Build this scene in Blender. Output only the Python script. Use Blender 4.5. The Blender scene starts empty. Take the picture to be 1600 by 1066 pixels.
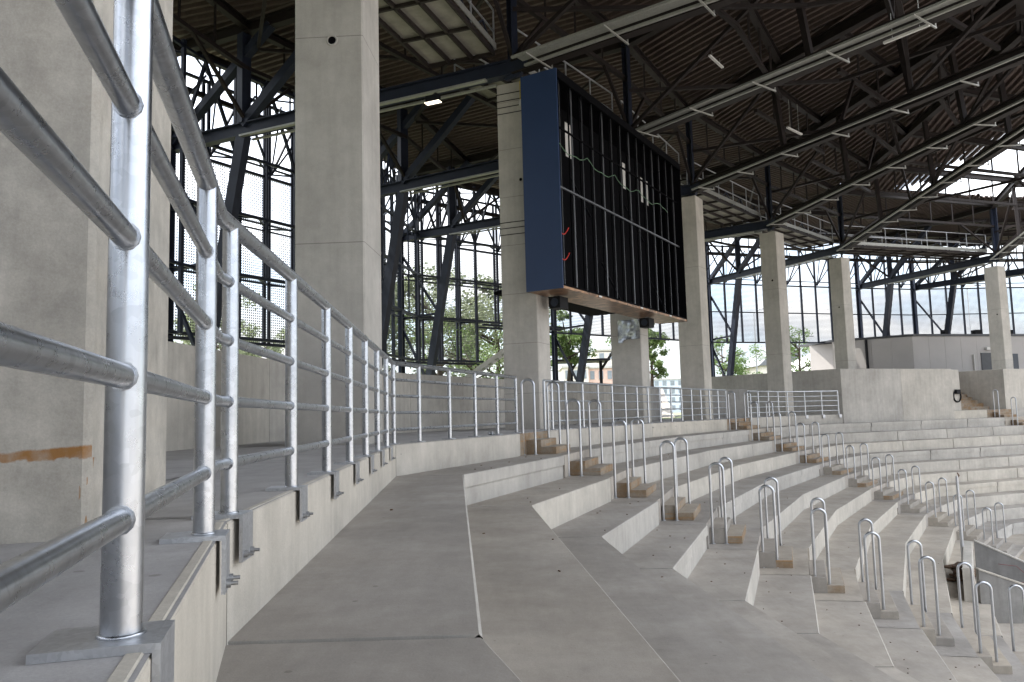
import bpy, bmesh, math, random
from mathutils import Vector, Matrix

random.seed(7)
scene = bpy.context.scene
COL = scene.collection

# ------------------------------------------------------------------ camera
EYE = 0.3333
PIT, ROLL = 0.09481, 0.02612
cam_d = bpy.data.cameras.new('camera')
cam = bpy.data.objects.new('camera', cam_d)
COL.objects.link(cam)
cam_d.sensor_fit = 'HORIZONTAL'
cam_d.sensor_width = 36.0
cam_d.lens = 1225.0 / 1600.0 * 36.0
cam_d.clip_start = 0.05
cam_d.clip_end = 3000.0
_F = Vector((0, math.cos(PIT), math.sin(PIT)))
_U = Vector((0, -math.sin(PIT), math.cos(PIT)))
_X = Vector((1, 0, 0))
_r = _X * math.cos(ROLL) - _U * math.sin(ROLL)
_u = _U * math.cos(ROLL) + _X * math.sin(ROLL)
_m = Matrix((( _r.x, _u.x, -_F.x, 0), (_r.y, _u.y, -_F.y, 0), (_r.z, _u.z, -_F.z, EYE), (0, 0, 0, 1)))
cam.matrix_world = _m
scene.camera = cam

# ------------------------------------------------------------------ world, sun, exposure
SUN_EL, SUN_AZ = math.radians(60), math.radians(-70)      # azimuth from +Y towards +X
world = bpy.data.worlds.new('World')
scene.world = world
world.use_nodes = True
wn, wl = world.node_tree.nodes, world.node_tree.links
wn.clear()
w_out = wn.new('ShaderNodeOutputWorld')
w_sky = wn.new('ShaderNodeTexSky')
w_sky.sky_type = 'NISHITA'
w_sky.sun_disc = False
w_sky.sun_elevation = SUN_EL
w_sky.sun_rotation = SUN_AZ
w_bg = wn.new('ShaderNodeBackground'); w_bg.inputs['Strength'].default_value = 0.12
wl.new(w_sky.outputs['Color'], w_bg.inputs['Color'])
w_cl = wn.new('ShaderNodeBackground'); w_cl.inputs['Strength'].default_value = 0.92
w_tc = wn.new('ShaderNodeTexCoord')
w_map = wn.new('ShaderNodeMapping'); w_map.inputs['Scale'].default_value = (1.0, 1.0, 2.4)
wl.new(w_tc.outputs['Generated'], w_map.inputs['Vector'])
w_n = wn.new('ShaderNodeTexNoise'); w_n.inputs['Scale'].default_value = 3.2
w_n.inputs['Detail'].default_value = 8.0; w_n.inputs['Roughness'].default_value = 0.58
wl.new(w_map.outputs['Vector'], w_n.inputs['Vector'])
w_r = wn.new('ShaderNodeValToRGB')
w_r.color_ramp.elements[0].position = 0.30; w_r.color_ramp.elements[0].color = (0.30, 0.30, 0.30, 1)
w_r.color_ramp.elements[1].position = 0.56; w_r.color_ramp.elements[1].color = (1, 1, 1, 1)
wl.new(w_n.outputs['Fac'], w_r.inputs['Fac'])
w_n2 = wn.new('ShaderNodeTexNoise'); w_n2.inputs['Scale'].default_value = 6.0; w_n2.inputs['Detail'].default_value = 6.0
wl.new(w_map.outputs['Vector'], w_n2.inputs['Vector'])
w_c2 = wn.new('ShaderNodeValToRGB')
w_c2.color_ramp.elements[0].position = 0.38; w_c2.color_ramp.elements[0].color = (0.64, 0.70, 0.80, 1)
w_c2.color_ramp.elements[1].position = 0.60; w_c2.color_ramp.elements[1].color = (1.0, 1.0, 1.0, 1)
wl.new(w_n2.outputs['Fac'], w_c2.inputs['Fac'])
wl.new(w_c2.outputs['Color'], w_cl.inputs['Color'])
w_sep = wn.new('ShaderNodeSeparateXYZ'); wl.new(w_tc.outputs['Generated'], w_sep.inputs[0])
w_mr = wn.new('ShaderNodeMapRange'); wl.new(w_sep.outputs['Z'], w_mr.inputs['Value'])
w_mr.inputs['From Min'].default_value = 0.10; w_mr.inputs['From Max'].default_value = 0.42
w_mr.inputs['To Min'].default_value = 0.36; w_mr.inputs['To Max'].default_value = 1.30
wl.new(w_mr.outputs['Result'], w_cl.inputs['Strength'])
w_mx = wn.new('ShaderNodeMixShader')
wl.new(w_r.outputs['Color'], w_mx.inputs['Fac'])
wl.new(w_bg.outputs['Background'], w_mx.inputs[1])
wl.new(w_cl.outputs['Background'], w_mx.inputs[2])
wl.new(w_mx.outputs['Shader'], w_out.inputs['Surface'])

sun_d = bpy.data.lights.new('sun', 'SUN')
sun_d.energy = 3.0
sun_d.angle = math.radians(0.5)
sun_d.color = (1.0, 0.95, 0.88)
sun = bpy.data.objects.new('sun', sun_d)
COL.objects.link(sun)
_to = Vector((math.sin(SUN_AZ) * math.cos(SUN_EL), math.cos(SUN_AZ) * math.cos(SUN_EL), math.sin(SUN_EL)))
sun.rotation_euler = _to.to_track_quat('Z', 'Y').to_euler()

vs = scene.view_settings
vs.view_transform = 'Standard'; vs.look = 'None'; vs.gamma = 1.0; vs.use_curve_mapping = False
vs.exposure = 1.95
try:
    scene.cycles.max_bounces = 10
    scene.cycles.diffuse_bounces = 6
    scene.cycles.transparent_max_bounces = 24
except Exception:
    pass

# ------------------------------------------------------------------ helpers
def V(*a):
    return Vector(a[0]) if len(a) == 1 else Vector(a)

def v2(a, b):            # 2-D add
    return (a[0] + b[0], a[1] + b[1])
def mul(a, s):
    return (a[0] * s, a[1] * s)
def sub(a, b):
    return (a[0] - b[0], a[1] - b[1])
def nrm(a):
    l = math.hypot(*a); return (a[0] / l, a[1] / l)
def lerp(a, b, t):
    return tuple(a[i] + (b[i] - a[i]) * t for i in range(len(a)))
def dist(a, b):
    return math.hypot(a[0] - b[0], a[1] - b[1])

class MB:
    def __init__(s):
        s.v, s.f, s.sm = [], [], []
    def add(s, vs, fs, smooth=False):
        o = len(s.v)
        s.v += [tuple(p) for p in vs]
        for f in fs:
            s.f.append([i + o for i in f]); s.sm.append(smooth)
    def quad(s, a, b, c, d):
        s.add([a, b, c, d], [[0, 1, 2, 3]])
    def prism(s, pts, z0, z1):
        n = len(pts)
        ar = sum(pts[i][0] * pts[(i + 1) % n][1] - pts[(i + 1) % n][0] * pts[i][1] for i in range(n))
        if ar < 0: pts = pts[::-1]
        vs = [(p[0], p[1], z0) for p in pts] + [(p[0], p[1], z1) for p in pts]
        fs = [list(range(n))[::-1], list(range(n, 2 * n))]
        for i in range(n):
            j = (i + 1) % n
            fs.append([i, j, n + j, n + i])
        s.add(vs, fs)
    def cprism(s, pts, z0, z1, c=0.012):
        """prism with chamfered top and vertical edges kept sharp"""
        n = len(pts)
        ar = sum(pts[i][0] * pts[(i + 1) % n][1] - pts[(i + 1) % n][0] * pts[i][1] for i in range(n))
        if ar < 0: pts = pts[::-1]
        ins = []
        for i in range(n):
            p, q, r = pts[i - 1], pts[i], pts[(i + 1) % n]
            d1, d2 = nrm(sub(q, p)), nrm(sub(r, q))
            n1, n2 = (-d1[1], d1[0]), (-d2[1], d2[0])
            k = 1 + n1[0] * n2[0] + n1[1] * n2[1]
            k = max(k, 0.3)
            ins.append((q[0] + (n1[0] + n2[0]) / k * c, q[1] + (n1[1] + n2[1]) / k * c))
        vs = [(p[0], p[1], z0) for p in pts] + [(p[0], p[1], z1 - c) for p in pts] + [(p[0], p[1], z1) for p in ins]
        fs = [list(range(n))[::-1], list(range(2 * n, 3 * n))]
        for i in range(n):
            j = (i + 1) % n
            fs.append([i, j, n + j, n + i]); fs.append([n + i, n + j, 2 * n + j, 2 * n + i])
        s.add(vs, fs)
    def beam(s, a, b, w, h, up=(0, 0, 1)):
        a, b, up = Vector(a), Vector(b), Vector(up)
        d = (b - a).normalized()
        x = d.cross(up)
        if x.length < 1e-4: x = d.cross(Vector((1, 0, 0)))
        x.normalize(); y = x.cross(d)
        vs = []
        for p in (a, b):
            for sx, sy in ((-1, -1), (1, -1), (1, 1), (-1, 1)):
                vs.append(p + x * (sx * w / 2) + y * (sy * h / 2))
        s.add(vs, [[3, 2, 1, 0], [4, 5, 6, 7], [0, 1, 5, 4], [1, 2, 6, 5], [2, 3, 7, 6], [3, 0, 4, 7]])
    def ibeam(s, a, b, w, h, t=0.03):
        a, b = Vector(a), Vector(b)
        d = (b - a).normalized()
        x = d.cross(Vector((0, 0, 1)))
        if x.length < 1e-3: x = Vector((1, 0, 0))
        x.normalize(); y = x.cross(d)
        s.beam(a + y * (h / 2 - t / 2), b + y * (h / 2 - t / 2), w, t)
        s.beam(a - y * (h / 2 - t / 2), b - y * (h / 2 - t / 2), w, t)
        s.beam(a, b, t * 0.7, h - 2 * t - 0.002)
    def box(s, c, sx, sy, sz, ang=0.0):
        """ang rotates about Z"""
        ca, sa = math.cos(ang), math.sin(ang)
        vs = []
        for z in (-.5, .5):
            for x, y in ((-.5, -.5), (.5, -.5), (.5, .5), (-.5, .5)):
                X, Y = x * sx, y * sy
                vs.append((c[0] + X * ca - Y * sa, c[1] + X * sa + Y * ca, c[2] + z * sz))
        s.add(vs, [[3, 2, 1, 0], [4, 5, 6, 7], [0, 1, 5, 4], [1, 2, 6, 5], [2, 3, 7, 6], [3, 0, 4, 7]])
    def tube(s, pts, r, n=10, closed=False, r1=None):
        pts = [Vector(p) for p in pts]
        m = len(pts)
        T = []
        for i in range(m):
            if closed:
                t = (pts[(i + 1) % m] - pts[i - 1])
            elif i == 0: t = pts[1] - pts[0]
            elif i == m - 1: t = pts[-1] - pts[-2]
            else:
                t = (pts[i + 1] - pts[i]).normalized() + (pts[i] - pts[i - 1]).normalized()
            T.append(t.normalized())
        up = Vector((0, 0, 1)) if abs(T[0].z) < 0.9 else Vector((1, 0, 0))
        x = T[0].cross(up).normalized()
        vs = []
        for i in range(m):
            x = (x - T[i] * x.dot(T[i])).normalized()
            y = T[i].cross(x)
            rr = r if r1 is None else r + (r1 - r) * i / (m - 1)
            for k in range(n):
                a = 2 * math.pi * k / n
                vs.append(pts[i] + (x * math.cos(a) + y * math.sin(a)) * rr)
        fs = []
        mm = m if closed else m - 1
        for i in range(mm):
            j = (i + 1) % m
            for k in range(n):
                l = (k + 1) % n
                fs.append([i * n + k, i * n + l, j * n + l, j * n + k])
        s.add(vs, fs, True)
        if not closed:
            s.add(vs[:n], [list(range(n))[::-1]]); s.add(vs[-n:], [list(range(n))])
    def build(s, name, m, parent=None, origin=None):
        o0 = Vector((0, 0, 0))
        if parent is not None: o0 = Vector(parent['_o'])
        if parent is None and origin is not None: o0 = Vector(origin)
        me = bpy.data.meshes.new(name)
        me.from_pydata([(p[0] - o0.x, p[1] - o0.y, p[2] - o0.z) for p in s.v], [], s.f)
        me.polygons.foreach_set('use_smooth', s.sm)
        me.materials.append(m)
        me.update()
        ob = bpy.data.objects.new(name, me)
        COL.objects.link(ob)
        if parent is not None:
            ob.parent = parent
            ob['_o'] = tuple(o0)
        else:
            ob.location = o0
            ob['_o'] = tuple(o0)
        return ob

def tag(o, label=None, cat=None, group=None, kind=None):
    if label: o['label'] = label
    if cat: o['category'] = cat
    if group: o['group'] = group
    if kind: o['kind'] = kind
    return o
def thing(name, loc, label, cat, group=None):
    o = bpy.data.objects.new(name, None)
    o.empty_display_size = 0.3
    COL.objects.link(o); o.location = loc; o['_o'] = tuple(loc)
    return tag(o, label, cat, group)
def copy_tree(o, parent=None):
    c = o.copy(); COL.objects.link(c)
    if parent is not None: c.parent = parent
    for ch in list(o.children): copy_tree(ch, c)
    return c

# ------------------------------------------------------------------ materials
def new_mat(name):
    m = bpy.data.materials.new(name); m.use_nodes = True
    nt = m.node_tree; nt.nodes.clear()
    o = nt.nodes.new('ShaderNodeOutputMaterial')
    b = nt.nodes.new('ShaderNodeBsdfPrincipled')
    nt.links.new(b.outputs['BSDF'], o.inputs['Surface'])
    return m, nt, b, o
def nd(nt, t, **kw):
    n = nt.nodes.new(t)
    for k, v in kw.items():
        setattr(n, k, v)
    return n
def noise(nt, vec, scale, detail=5, rough=0.55):
    n = nt.nodes.new('ShaderNodeTexNoise')
    n.inputs['Scale'].default_value = scale; n.inputs['Detail'].default_value = detail
    n.inputs['Roughness'].default_value = rough
    nt.links.new(vec, n.inputs['Vector'])
    return n.outputs['Fac']
def ramp(nt, fac, p0, c0, p1, c1):
    r = nt.nodes.new('ShaderNodeValToRGB')
    r.color_ramp.elements[0].position = p0; r.color_ramp.elements[0].color = (*c0, 1)
    r.color_ramp.elements[1].position = p1; r.color_ramp.elements[1].color = (*c1, 1)
    nt.links.new(fac, r.inputs['Fac'])
    return r.outputs['Color']
def mixc(nt, fac, a, b, mode='MIX'):
    m = nt.nodes.new('ShaderNodeMix'); m.data_type = 'RGBA'; m.blend_type = mode
    if isinstance(fac, (int, float)): m.inputs[0].default_value = fac
    else: nt.links.new(fac, m.inputs[0])
    for i, c in ((6, a), (7, b)):
        if isinstance(c, tuple): m.inputs[i].default_value = (*c, 1)
        else: nt.links.new(c, m.inputs[i])
    return m.outputs[2]
def mathn(nt, op, a, b=None, c=None):
    m = nt.nodes.new('ShaderNodeMath'); m.operation = op
    for i, x in enumerate((a, b, c)):
        if x is None: continue
        if isinstance(x, (int, float)): m.inputs[i].default_value = x
        else: nt.links.new(x, m.inputs[i])
    return m.outputs[0]

def concrete(name, base, streak=0.25, joint=None, bump=0.25, stain=False, cloud=0.4, dirt=0.35, trowel=False):
    m, nt, b, o = new_mat(name)
    g = nt.nodes.new('ShaderNodeNewGeometry')
    pos = g.outputs['Position']
    d = tuple(x * 0.80 for x in base); l = tuple(min(x * 1.13, .8) for x in base)
    c = ramp(nt, noise(nt, pos, 0.9, 8, 0.62), 0.30, d, 0.70, l)
    # form-board cloudiness
    c = mixc(nt, cloud, c, ramp(nt, noise(nt, pos, 5.5, 6, 0.7), 0.32, (0.66,) * 3, 0.68, (1.18,) * 3), 'MULTIPLY')
    # run-down streaks
    mp = nt.nodes.new('ShaderNodeMapping'); mp.inputs['Scale'].default_value = (5.0, 5.0, 0.35)
    nt.links.new(pos, mp.inputs['Vector'])
    c = mixc(nt, streak, c, ramp(nt, noise(nt, mp.outputs['Vector'], 1.6, 5, 0.6), 0.35, (0.62, 0.60, 0.57), 0.62, (1.1,) * 3), 'MULTIPLY')
    # stains
    st = ramp(nt, noise(nt, pos, 1.7, 9, 0.7), 0.60, (1, 1, 1), 0.78, (0.62, 0.59, 0.55))
    c = mixc(nt, dirt, c, st, 'MULTIPLY')
    # small dark spots and air holes
    vo = nt.nodes.new('ShaderNodeTexVoronoi'); vo.inputs['Scale'].default_value = 16.0
    nt.links.new(pos, vo.inputs['Vector'])
    sp = ramp(nt, vo.outputs['Distance'], 0.035, (0.35, 0.33, 0.31), 0.06, (1, 1, 1))
    gate = ramp(nt, noise(nt, pos, 3.1, 3), 0.50, (0,) * 3, 0.62, (0.8,) * 3)
    c = mixc(nt, gate, c, mixc(nt, 1.0, c, sp, 'MULTIPLY'))
    if trowel:
        mt_ = nt.nodes.new('ShaderNodeMapping'); mt_.inputs['Scale'].default_value = (5.5, 1.1, 1.0); mt_.inputs['Rotation'].default_value = (0, 0, .12)
        nt.links.new(pos, mt_.inputs['Vector'])
        c = mixc(nt, 0.24, c, ramp(nt, noise(nt, mt_.outputs['Vector'], 2.2, 7, 0.75), 0.34, (0.72, 0.71, 0.70), 0.66, (1.2,) * 3), 'MULTIPLY')
        c = mixc(nt, 0.5, c, ramp(nt, noise(nt, pos, 0.55, 9, 0.72), 0.42, (0.80, 0.78, 0.75), 0.58, (1.08, 1.08, 1.08)), 'MULTIPLY')
        vs2 = nt.nodes.new('ShaderNodeTexVoronoi'); vs2.inputs['Scale'].default_value = 4.2; nt.links.new(pos, vs2.inputs['Vector'])
        sp2 = mathn(nt, 'LESS_THAN', mathn(nt, 'ADD', vs2.outputs['Distance'], mathn(nt, 'MULTIPLY', noise(nt, pos, 30, 4), .10)), .105)
        c = mixc(nt, mathn(nt, 'MULTIPLY', sp2, .45), c, (0.13, 0.115, 0.095))
    fine = noise(nt, pos, 140, 3, 0.7)
    c = mixc(nt, 0.35, c, ramp(nt, fine, 0.3, (0.72,) * 3, 0.7, (1.2,) * 3), 'MULTIPLY')
    if joint:
        sx = nt.nodes.new('ShaderNodeSeparateXYZ'); nt.links.new(pos, sx.inputs[0])
        fr = mathn(nt, 'FRACT', mathn(nt, 'DIVIDE', mathn(nt, 'ADD', sx.outputs['Z'], joint[1]), joint[0]))
        ln = mathn(nt, 'LESS_THAN', fr, 0.012 / joint[0])
        c = mixc(nt, mathn(nt, 'MULTIPLY', ln, 0.55), c, (0.09, 0.085, 0.08))
    if stain:
        sx = nt.nodes.new('ShaderNodeSeparateXYZ'); nt.links.new(pos, sx.inputs[0])
        wob = mathn(nt, 'MULTIPLY', mathn(nt, 'SUBTRACT', noise(nt, pos, 7, 4), 0.5), 0.05)
        zz = mathn(nt, 'ABSOLUTE', mathn(nt, 'SUBTRACT', mathn(nt, 'ADD', sx.outputs['Z'], wob), 0.252))
        wdt = nt.nodes.new('ShaderNodeMapRange'); nt.links.new(sx.outputs['X'], wdt.inputs['Value'])
        wdt.inputs['From Min'].default_value = -1.8; wdt.inputs['From Max'].default_value = -1.3
        wdt.inputs['To Min'].default_value = 0.004; wdt.inputs['To Max'].default_value = 0.021
        rag = mathn(nt, 'MULTIPLY', mathn(nt, 'SUBTRACT', noise(nt, pos, 28, 5, .7), 0.5), 0.022)
        band = mathn(nt, 'MULTIPLY', mathn(nt, 'SUBTRACT', mathn(nt, 'ADD', wdt.outputs['Result'], rag), zz), 160)
        band = mathn(nt, 'MINIMUM', mathn(nt, 'MAXIMUM', band, 0), 1)
        fx = mathn(nt, 'LESS_THAN', sx.outputs['Y'], 2.395)
        band = mathn(nt, 'MULTIPLY', band, fx)
        # drips near the corner
        mp2 = nt.nodes.new('ShaderNodeMapping'); mp2.inputs['Scale'].default_value = (30, 30, 6)
        nt.links.new(pos, mp2.inputs['Vector'])
        dr = mathn(nt, 'GREATER_THAN', noise(nt, mp2.outputs['Vector'], 1.0, 3), 0.56)
        dr = mathn(nt, 'MULTIPLY', dr, mathn(nt, 'LESS_THAN', sx.outputs['Z'], 0.24))
        dr = mathn(nt, 'MULTIPLY', dr, mathn(nt, 'GREATER_THAN', sx.outputs['X'], -1.302))
        dr = mathn(nt, 'MULTIPLY', dr, mathn(nt, 'LESS_THAN', sx.outputs['Y'], 2.43))
        mk = mathn(nt, 'MULTIPLY', mathn(nt, 'MULTIPLY', mathn(nt, 'MAXIMUM', band, dr), 0.95), ramp(nt, noise(nt, pos, 18, 4), 0.35, (.6,) * 3, 0.6, (1,) * 3))
        c = mixc(nt, mk, c, (0.27, 0.125, 0.028))
    oi = nt.nodes.new('ShaderNodeObjectInfo')
    c = mixc(nt, 1.0, c, ramp(nt, oi.outputs['Random'], 0.0, (0.86, 0.87, 0.90), 1.0, (1.10, 1.07, 1.02)), 'MULTIPLY')
    nt.links.new(c, b.inputs['Base Color'])
    b.inputs['Roughness'].default_value = 0.82
    bp = nt.nodes.new('ShaderNodeBump'); bp.inputs['Strength'].default_value = bump
    bp.inputs['Distance'].default_value = 0.006
    hh = mathn(nt, 'ADD', noise(nt, pos, 45, 5, 0.7), mathn(nt, 'MULTIPLY', noise(nt, pos, 4, 3), 1.5))
    nt.links.new(hh, bp.inputs['Height'])
    nt.links.new(bp.outputs['Normal'], b.inputs['Normal'])
    return m

def steel(name, base, rough=0.42, metal=1.0, spangle=0.2, scale=60.0):
    m, nt, b, o = new_mat(name)
    g = nt.nodes.new('ShaderNodeNewGeometry'); pos = g.outputs['Position']
    vo = nt.nodes.new('ShaderNodeTexVoronoi'); vo.inputs['Scale'].default_value = scale
    nt.links.new(pos, vo.inputs['Vector'])
    bw = nt.nodes.new('ShaderNodeRGBToBW'); nt.links.new(vo.outputs['Color'], bw.inputs[0])
    c = ramp(nt, bw.outputs[0], 0.1, tuple(x * (1 - spangle) for x in base), 0.9, tuple(min(1, x * (1 + spangle * .6)) for x in base))
    c = mixc(nt, 0.4, c, ramp(nt, noise(nt, pos, 6, 3, 0.55), 0.35, (0.78, 0.78, 0.80), 0.65, (1.1,) * 3), 'MULTIPLY')
    mpz = nt.nodes.new('ShaderNodeMapping'); mpz.inputs['Scale'].default_value = (26, 26, 2.5); nt.links.new(pos, mpz.inputs['Vector'])
    c = mixc(nt, 0.25, c, ramp(nt, noise(nt, mpz.outputs['Vector'], 1, 4, .6), 0.4, (0.72,) * 3, 0.6, (1.08,) * 3), 'MULTIPLY')
    nt.links.new(c, b.inputs['Base Color'])
    b.inputs['Metallic'].default_value = metal
    rr = nt.nodes.new('ShaderNodeMapRange')
    nt.links.new(noise(nt, pos, 22, 5, 0.7), rr.inputs['Value'])
    rr.inputs['From Min'].default_value = 0.3; rr.inputs['From Max'].default_value = 0.7
    rr.inputs['To Min'].default_value = rough - 0.025; rr.inputs['To Max'].default_value = rough + 0.04
    nt.links.new(rr.outputs['Result'], b.inputs['Roughness'])
    return m

def paint(name, base, rough=0.5, metal=0.0, var=0.2, scale=3.0, spec=0.5):
    m, nt, b, o = new_mat(name)
    g = nt.nodes.new('ShaderNodeNewGeometry'); pos = g.outputs['Position']
    c = ramp(nt, noise(nt, pos, scale, 6, 0.6), 0.3, tuple(x * (1 - var) for x in base), 0.7, tuple(min(1, x * (1 + var)) for x in base))
    nt.links.new(c, b.inputs['Base Color'])
    b.inputs['Roughness'].default_value = rough; b.inputs['Metallic'].default_value = metal
    b.inputs['Specular IOR Level'].default_value = spec
    return m

M = {}
M['conc_wall'] = concrete('concrete wall', (0.42, 0.404, 0.375), cloud=0.3, streak=0.28)
M['conc_face'] = concrete('pale precast riser', (0.48, 0.455, 0.41), streak=0.22, cloud=0.28)
M['conc_tread'] = concrete('trowelled tread concrete', (0.40, 0.368, 0.328), streak=0.0, dirt=0.5, cloud=0.22, trowel=True)
M['conc_walk'] = concrete('walkway concrete', (0.42, 0.41, 0.405), streak=0.0, dirt=0.6, cloud=0.3, trowel=True)
M['conc_col'] = concrete('column concrete', (0.465, 0.447, 0.412), cloud=0.25, streak=0.18, joint=(2.95, 0.2))
M['conc_cola'] = concrete('stained column concrete', (0.45, 0.433, 0.40), streak=0.25, joint=(2.95, 0.2), stain=True, dirt=1.0, cloud=0.75)
M['conc_colb'] = concrete('banded column concrete', (0.475, 0.455, 0.42), cloud=0.25, streak=0.18, joint=(1.19, 0.35))
M['conc_dark'] = concrete('old grey concrete', (0.25, 0.245, 0.235), streak=0.3)
M['galv'] = steel('galvanised steel', (0.49, 0.51, 0.54), 0.29, 1.0, 0.02, 30)
M['galv_near'] = steel('spangled galvanised steel', (0.48, 0.50, 0.53), 0.28, 1.0, 0.11, 55)
M['galv_dull'] = steel('dull galvanised steel', (0.50, 0.51, 0.53), 0.45, 0.9, 0.12, 120)
M['bolt'] = steel('zinc bolt', (0.40, 0.40, 0.40), 0.5, 0.9, 0.1)
M['navy'] = paint('dark navy steel paint', (0.018, 0.023, 0.040), 0.45, spec=.3)
M['brown'] = paint('dark primer steel', (0.024, 0.019, 0.018), 0.55, spec=.2)
M['screen_blue'] = paint('blue cladding sheet', (0.020, 0.040, 0.098), 0.45, var=0.06, scale=0.8, spec=.3)
M['black'] = paint('matt black', (0.010, 0.010, 0.012), 0.6, spec=.15)
M['void'] = paint('black lining', (0.003, 0.003, 0.004), 0.8, spec=.05)
M['grey_prof'] = steel('grey aluminium profile', (0.22, 0.225, 0.24), 0.45, 0.8, 0.1)
M['deck'] = steel('ribbed roof sheet', (0.100, 0.074, 0.065), 0.6, 0.0, 0.05, 5)
M['deck'].node_tree.nodes['Principled BSDF'].inputs['Specular IOR Level'].default_value = .2
M['tray'] = steel('cable tray', (0.36, 0.36, 0.33), 0.5, 0.5, 0.1)
M['grate'] = paint('catwalk panel', (0.30, 0.28, 0.24), 0.7)
M['white'] = paint('white housing', (0.62, 0.61, 0.58), 0.5, var=0.05)
M['yellow'] = paint('yellow tape', (0.65, 0.50, 0.03), 0.5, var=0.1)
M['green'] = paint('green cable', (0.12, 0.22, 0.13), 0.5)
M['red'] = paint('red cable', (0.55, 0.03, 0.02), 0.5)
M['orange'] = paint('orange cable', (0.55, 0.13, 0.02), 0.5)
M['bark'] = paint('bark', (0.06, 0.045, 0.035), 0.9, var=0.4, scale=9)
M['roofgrey'] = paint('grey roof tiles', (0.14, 0.145, 0.16), 0.7)
M['stucco'] = paint('pale render', (0.62, 0.58, 0.53), 0.8, var=0.08)
M['pink'] = paint('pink brick', (0.56, 0.40, 0.34), 0.8, var=0.12)
M['bluewall'] = paint('pale blue render', (0.52, 0.58, 0.66), 0.8, var=0.08)
M['window'] = paint('window glass', (0.05, 0.06, 0.075), 0.15, var=0.1)
M['window_far'] = paint('washed-out window glass', (0.22, 0.25, 0.28), 0.3, var=0.2, scale=.5)  # glass colour lightened to imitate the overexposed outdoors
M['roofpale'] = paint('washed-out flat roof', (0.45, 0.44, 0.42), 0.8)  # roof colour lightened for the same washed-out outdoor light
M['panel'] = paint('facade panel', (0.42, 0.40, 0.385), 0.6, var=0.06, scale=0.6)
M['door'] = paint('dark door', (0.055, 0.058, 0.065), 0.5)
M['rust'] = paint('rusty steel', (0.13, 0.075, 0.045), 0.8, var=0.5, scale=14)
M['paving'] = paint('outside paving', (0.40, 0.37, 0.33), 0.9, var=0.2, scale=1.0)
M['film'] = paint('silver film', (0.42, 0.44, 0.46), 0.25, 0.6, var=0.4, scale=12)

# timber-shuttered stair blocks: grey concrete with brown form stain, sides kept dark for shade
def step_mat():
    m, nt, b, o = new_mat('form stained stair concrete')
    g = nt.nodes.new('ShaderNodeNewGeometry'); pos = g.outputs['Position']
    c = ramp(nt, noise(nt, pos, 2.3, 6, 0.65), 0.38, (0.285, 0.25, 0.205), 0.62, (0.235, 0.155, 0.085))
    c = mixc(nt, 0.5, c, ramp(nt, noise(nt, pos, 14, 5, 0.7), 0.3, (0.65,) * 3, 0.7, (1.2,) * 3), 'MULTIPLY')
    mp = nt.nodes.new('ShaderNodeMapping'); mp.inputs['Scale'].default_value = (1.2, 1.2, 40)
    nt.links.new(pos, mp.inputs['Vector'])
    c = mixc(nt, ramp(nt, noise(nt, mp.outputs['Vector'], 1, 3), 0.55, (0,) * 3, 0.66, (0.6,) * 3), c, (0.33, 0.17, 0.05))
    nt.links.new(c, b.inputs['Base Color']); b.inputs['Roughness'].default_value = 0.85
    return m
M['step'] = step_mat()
M['step_grey'] = concrete('grey stair concrete', (0.33, 0.305, 0.27), streak=0.2, dirt=0.8)
M['step_top'] = concrete('stair tread concrete', (0.37, 0.33, 0.28), streak=0.0, dirt=0.6)

def leaf_mat(name, c0, c1):
    m, nt, b, o = new_mat(name)
    oi = nt.nodes.new('ShaderNodeNewGeometry')
    c = ramp(nt, oi.outputs['Random Per Island'], 0.0, c0, 1.0, c1)
    nt.links.new(c, b.inputs['Base Color']); b.inputs['Roughness'].default_value = 0.6
    tr = nt.nodes.new('ShaderNodeBsdfTranslucent'); nt.links.new(c, tr.inputs['Color'])
    mx = nt.nodes.new('ShaderNodeMixShader'); mx.inputs[0].default_value = 0.4
    nt.links.new(b.outputs['BSDF'], mx.inputs[1]); nt.links.new(tr.outputs['BSDF'], mx.inputs[2])
    nt.links.new(mx.outputs['Shader'], o.inputs['Surface'])
    return m
M['leaf'] = leaf_mat('fresh leaves', (0.08, 0.135, 0.04), (0.17, 0.25, 0.08))
M['leaf_pale'] = leaf_mat('leaves paled by mesh haze', (0.13, 0.16, 0.09), (0.25, 0.28, 0.17))  # greyed and paled to imitate the hazy veil of the facade mesh

def ground_mat():
    m, nt, b, o = new_mat('grass and soil')
    g = nt.nodes.new('ShaderNodeNewGeometry'); pos = g.outputs['Position']
    c = ramp(nt, noise(nt, pos, 0.15, 8, 0.65), 0.42, (0.07, 0.10, 0.03), 0.62, (0.22, 0.20, 0.15))
    c = mixc(nt, 0.5, c, ramp(nt, noise(nt, pos, 5, 5, 0.7), 0.3, (0.6,) * 3, 0.7, (1.3,) * 3), 'MULTIPLY')
    nt.links.new(c, b.inputs['Base Color']); b.inputs['Roughness'].default_value = 0.95
    return m
M['ground'] = ground_mat()

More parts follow.
